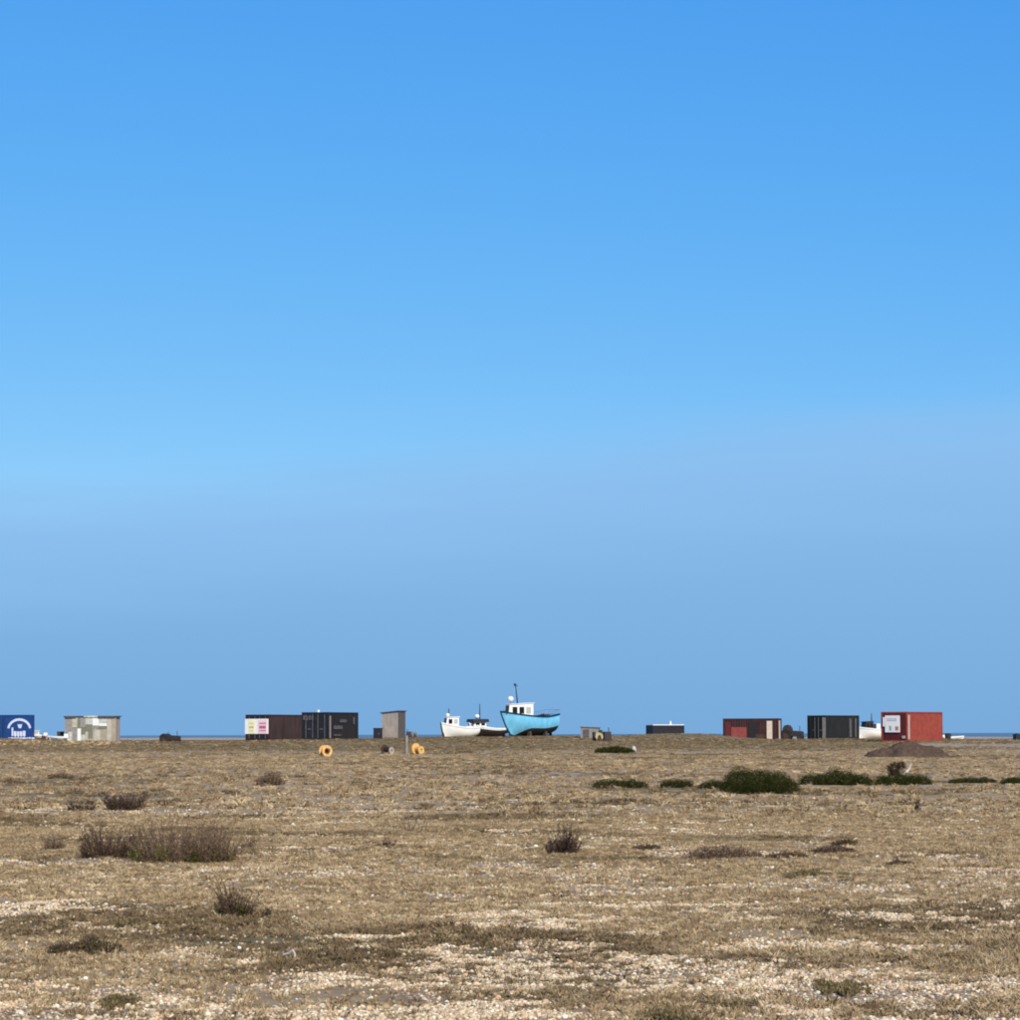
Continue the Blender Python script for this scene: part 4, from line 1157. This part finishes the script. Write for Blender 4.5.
def stone(label, px, py, w, h, seed, m='sign_white'):
    g = ground_at(px, py); k = size_at(g)
    mb = MB().sphere((0, 0, 0), 1, n=12, m=8)
    r_ = random.Random(seed)
    mb.v = [(x * w * k / 2 * (0.85 + 0.3 * vnoise(x * 2 + seed, z * 2, seed)), y * w * k / 2, (z + 0.5) * h * k / 1.5) for x, y, z in mb.v]
    o = mb.build('stone', m, None, smooth=True, loc=g)
    o.rotation_euler = (0, 0, r_.uniform(0, 6))
    return tag(o, label, 'stone', 'pale stones lying on the heath')
stone('pale stone at the right end of the dark gorse hummock', 634, 752.5, 4.5, 6.5, 1, 'driftwood')
stone('pale stone in the dry grass right of the dark bare shrub', 277, 816.5, 8, 4.5, 2, 'driftwood')
stone('white stone on the shingle left of the white driftwood', 239, 951, 6, 4.5, 3)
stone('white stone in the pale shingle at lower right', 799, 966, 5, 3, 4, 'driftwood')

# ================================================================== SCATTER: PEBBLES AND DRY GRASS
def gn_scatter(name, pts, rot, scl, tints, idx, protos, label, cat):
    me = bpy.data.meshes.new(name)
    me.vertices.add(len(pts)); me.vertices.foreach_set('co', pts.astype(np.float32).ravel())
    def at_(nm, ty, arr, key):
        a = me.attributes.new(nm, ty, 'POINT'); a.data.foreach_set(key, arr.ravel())
    at_('rot', 'FLOAT_VECTOR', rot.astype(np.float32), 'vector')
    at_('scl', 'FLOAT_VECTOR', scl.astype(np.float32), 'vector')
    at_('tint', 'FLOAT_COLOR', np.c_[tints, np.ones(len(tints))].astype(np.float32), 'color')
    at_('pick', 'INT', idx.astype(np.int32), 'value')
    o = link(name, me, None)
    tag(o, label, cat, kind='stuff')
    ng = bpy.data.node_groups.new(name, 'GeometryNodeTree')
    ng.interface.new_socket('Geometry', in_out='INPUT', socket_type='NodeSocketGeometry')
    ng.interface.new_socket('Geometry', in_out='OUTPUT', socket_type='NodeSocketGeometry')
    N = ng.nodes; L = ng.links.new
    gi = N.new('NodeGroupInput'); go = N.new('NodeGroupOutput')
    ip = N.new('GeometryNodeInstanceOnPoints')
    gin = N.new('GeometryNodeGeometryToInstance')
    for pr in reversed(protos):
        oi = N.new('GeometryNodeObjectInfo'); oi.inputs['Object'].default_value = pr
        L(oi.outputs['Geometry'], gin.inputs[0])
    def na(nm, ty):
        a = N.new('GeometryNodeInputNamedAttribute'); a.data_type = ty; a.inputs['Name'].default_value = nm
        return a.outputs['Attribute']
    L(gi.outputs[0], ip.inputs['Points']); L(gin.outputs[0], ip.inputs['Instance'])
    ip.inputs['Pick Instance'].default_value = True
    L(na('pick', 'INT'), ip.inputs['Instance Index'])
    e2r = N.new('FunctionNodeEulerToRotation'); L(na('rot', 'FLOAT_VECTOR'), e2r.inputs[0])
    L(e2r.outputs[0], ip.inputs['Rotation']); L(na('scl', 'FLOAT_VECTOR'), ip.inputs['Scale'])
    L(ip.outputs[0], go.inputs[0])
    md = o.modifiers.new('scatter', 'NODES'); md.node_group = ng
    return o
def proto(name, me, m):
    o = bpy.data.objects.new(name, me); me.materials.append(MATS[m]); return o
tint_mat('pebble', 'INSTANCER', 0.9, 0.08)
tint_mat('dry_grass', 'INSTANCER', 1.0, 0.0)
peb = []
for k in range(4):
    mb = MB().sphere((0, 0, 0), 0.5, n=8, m=6)
    r_ = random.Random(k)
    s = ((1, 0.72, 0.5), (1, 0.85, 0.62), (1, 0.6, 0.45), (0.9, 0.9, 0.7))[k]
    mb.v = [(x * s[0] * (0.85 + 0.3 * float(vnoise(x * 3 + k * 5, z * 3 + y * 2, k))), y * s[1], z * s[2] * (0.9 + 0.2 * float(vnoise(y * 4, x * 4, k + 9)))) for x, y, z in mb.v]
    me = bpy.data.meshes.new('pebble_shape'); me.from_pydata(mb.v, [], mb.f); me.update(); me.shade_smooth()
    peb.append(proto('pebble_shape', me, 'pebble'))
def frustum_points(n, y0, y1, power, half=0.215, extra=3.6):
    u = rng.uniform(size=n)
    Y = (y0 ** power + u * (y1 ** power - y0 ** power)) ** (1 / power)
    X = rng.uniform(-1, 1, n) * (half * Y + extra)
    return X, Y
# pebbles
X, Y = frustum_points(800000, 13.0, 85.0, 1.35)
X2, Y2 = frustum_points(480000, 13.5, 30.0, 1.5)
X = np.concatenate([X, X2]); Y = np.concatenate([Y, Y2])
msk = shingle_mask(X, Y)
fine = fbm(X, Y, 0.5, 133, 3)
keep = rng.uniform(size=len(X)) < np.clip(msk * (0.22 + 0.95 * sstep(0.36, 0.60, fine)), 0.04, 0.95) * sstep(80, 48, Y)
X, Y = X[keep], Y[keep]
n_ = len(X)
sz = 0.012 + 0.020 * rng.uniform(size=n_) ** 1.8 + 0.022 * (rng.uniform(size=n_) > 0.98)
sz = sz * (1 + 0.012 * np.clip(Y - 20, 0, 40))
Z = H(X, Y) + sz * 0.12
pal = np.array([(0.56, 0.47, 0.36), (0.66, 0.60, 0.50), (0.45, 0.34, 0.24), (0.62, 0.47, 0.34), (0.36, 0.31, 0.25), (0.76, 0.73, 0.67), (0.27, 0.22, 0.17), (0.55, 0.40, 0.27)])
pal = np.clip(pal * (1.06, 0.985, 0.80), 0, 0.78)
tn = pal[rng.choice(len(pal), n_, p=[.2, .2, .16, .14, .1, .07, .06, .07])] * rng.uniform(0.8, 1.15, n_)[:, None]
gn_scatter('pebbles', np.c_[X, Y, Z], np.c_[rng.normal(size=n_) * 0.35, rng.normal(size=n_) * 0.35, rng.uniform(0, 6.28, n_)],
           np.repeat(sz[:, None], 3, 1) * rng.uniform(0.8, 1.25, (n_, 3)), tn, rng.integers(4, size=n_), peb,
           'loose cream and tan shingle pebbles over the foreground', 'pebbles')
# dry grass and moss tufts
tufts = []
for k in range(5):
    V = []; Q = []
    r_ = np.random.default_rng(500 + k)
    nb = 34
    for q in range(nb):
        a = r_.uniform(0, 6.28); rr = 0.36 * math.sqrt(r_.uniform())
        bx, by = rr * math.cos(a), rr * math.sin(a)
        h = r_.uniform(0.35, 1.0); le = r_.uniform(0.15, 0.75) * (1 if k < 3 else 1.4); ta = a + r_.normal() * 0.9
        wv = r_.uniform(0.018, 0.034) * (1.6 if k >= 3 else 1); wa = r_.uniform(0, 6.28)
        o = len(V); cw, sw = math.cos(wa) * wv, math.sin(wa) * wv
        mx_, my_ = bx + le * 0.4 * h * math.cos(ta), by + le * 0.4 * h * math.sin(ta)
        V += [(bx - cw, by - sw, -0.08), (bx + cw, by + sw, -0.08), (mx_ + cw * .8, my_ + sw * .8, h * 0.62), (mx_ - cw * .8, my_ - sw * .8, h * 0.62),
              (bx + le * h * math.cos(ta), by + le * h * math.sin(ta), h * (0.95 if k < 3 else 0.7))]
        Q += [(o, o + 1, o + 2, o + 3), (o + 3, o + 2, o + 4)]
    me = bpy.data.meshes.new('tuft_shape'); me.from_pydata(V, [], Q); me.update()
    tufts.append(proto('tuft_shape', me, 'dry_grass'))
def grass(name, n, y0, y1, power, h0, h1, wk, label):
    X, Y = frustum_points(n, y0, y1, power)
    sm = shingle_mask(X, Y); ol = olive_mask(X, Y)
    cl = fbm(X, Y, 1.1, 171, 3)
    keep = rng.uniform(size=n) < np.clip((1.0 - (0.82 + 0.16 * sstep(60, 200, Y)) * sm) * (0.3 + 1.1 * sstep(0.36, 0.58, cl)), 0.02, 1)
    X, Y, sm, ol = X[keep], Y[keep], sm[keep], ol[keep]
    m_ = len(X)
    h = rng.uniform(h0, h1, m_) * (0.6 + 0.8 * fbm(X, Y, 2.0, 191, 2))
    w = h * wk * rng.uniform(0.8, 1.5, m_)
    base = np.array([(0.37, 0.278, 0.156), (0.43, 0.334, 0.19), (0.30, 0.217, 0.125), (0.55, 0.445, 0.265)])[rng.integers(4, size=m_)]
    oc = np.array([(0.14, 0.106, 0.055), (0.22, 0.165, 0.092), (0.19, 0.135, 0.085)])[rng.integers(3, size=m_)]
    f = (np.clip(ol * 1.1, 0, 1) * (rng.uniform(size=m_) < 0.8))[:, None]
    tn = (base * (1 - f) + oc * f) * rng.uniform(0.75, 1.2, m_)[:, None]
    tn = tn * (1.04, 0.99, 0.95)
    near = sstep(30, 19, Y)[:, None] * sstep(0.44, 0.60, fbm(X, Y, 1.2, 401, 4, 0.65))[:, None]      # darker lichen heath close by
    tn = tn * (1 - near * np.array([0.28, 0.29, 0.30]))
    straw = sstep(246, 262, Y) * sstep(296, 288, Y) * (X > -50) * (X < -35)      # pale dead grass below the patchwork shed
    tn = tn * (1 + 1.3 * straw * (rng.uniform(size=m_) < 0.45))[:, None]; h = h * (1 + 0.8 * straw) * (1 - 0.5 * sstep(280, 300, Y))
    gn_scatter(name, np.c_[X, Y, H(X, Y)], np.c_[rng.normal(size=m_) * 0.12, rng.normal(size=m_) * 0.12, rng.uniform(0, 6.28, m_)],
               np.c_[w, w, h], tn, rng.integers(5, size=m_), tufts, label, 'grass')
grass('dry_grass', 165000, 13, 60, 1.5, 0.022, 0.06, 1.9, 'short dry straw coloured grass and moss over the near heath')
grass('heath_grass', 100000, 55, 335, 1.5, 0.05, 0.12, 2.6, 'sparse dry grass over the far heath up to the ridge')
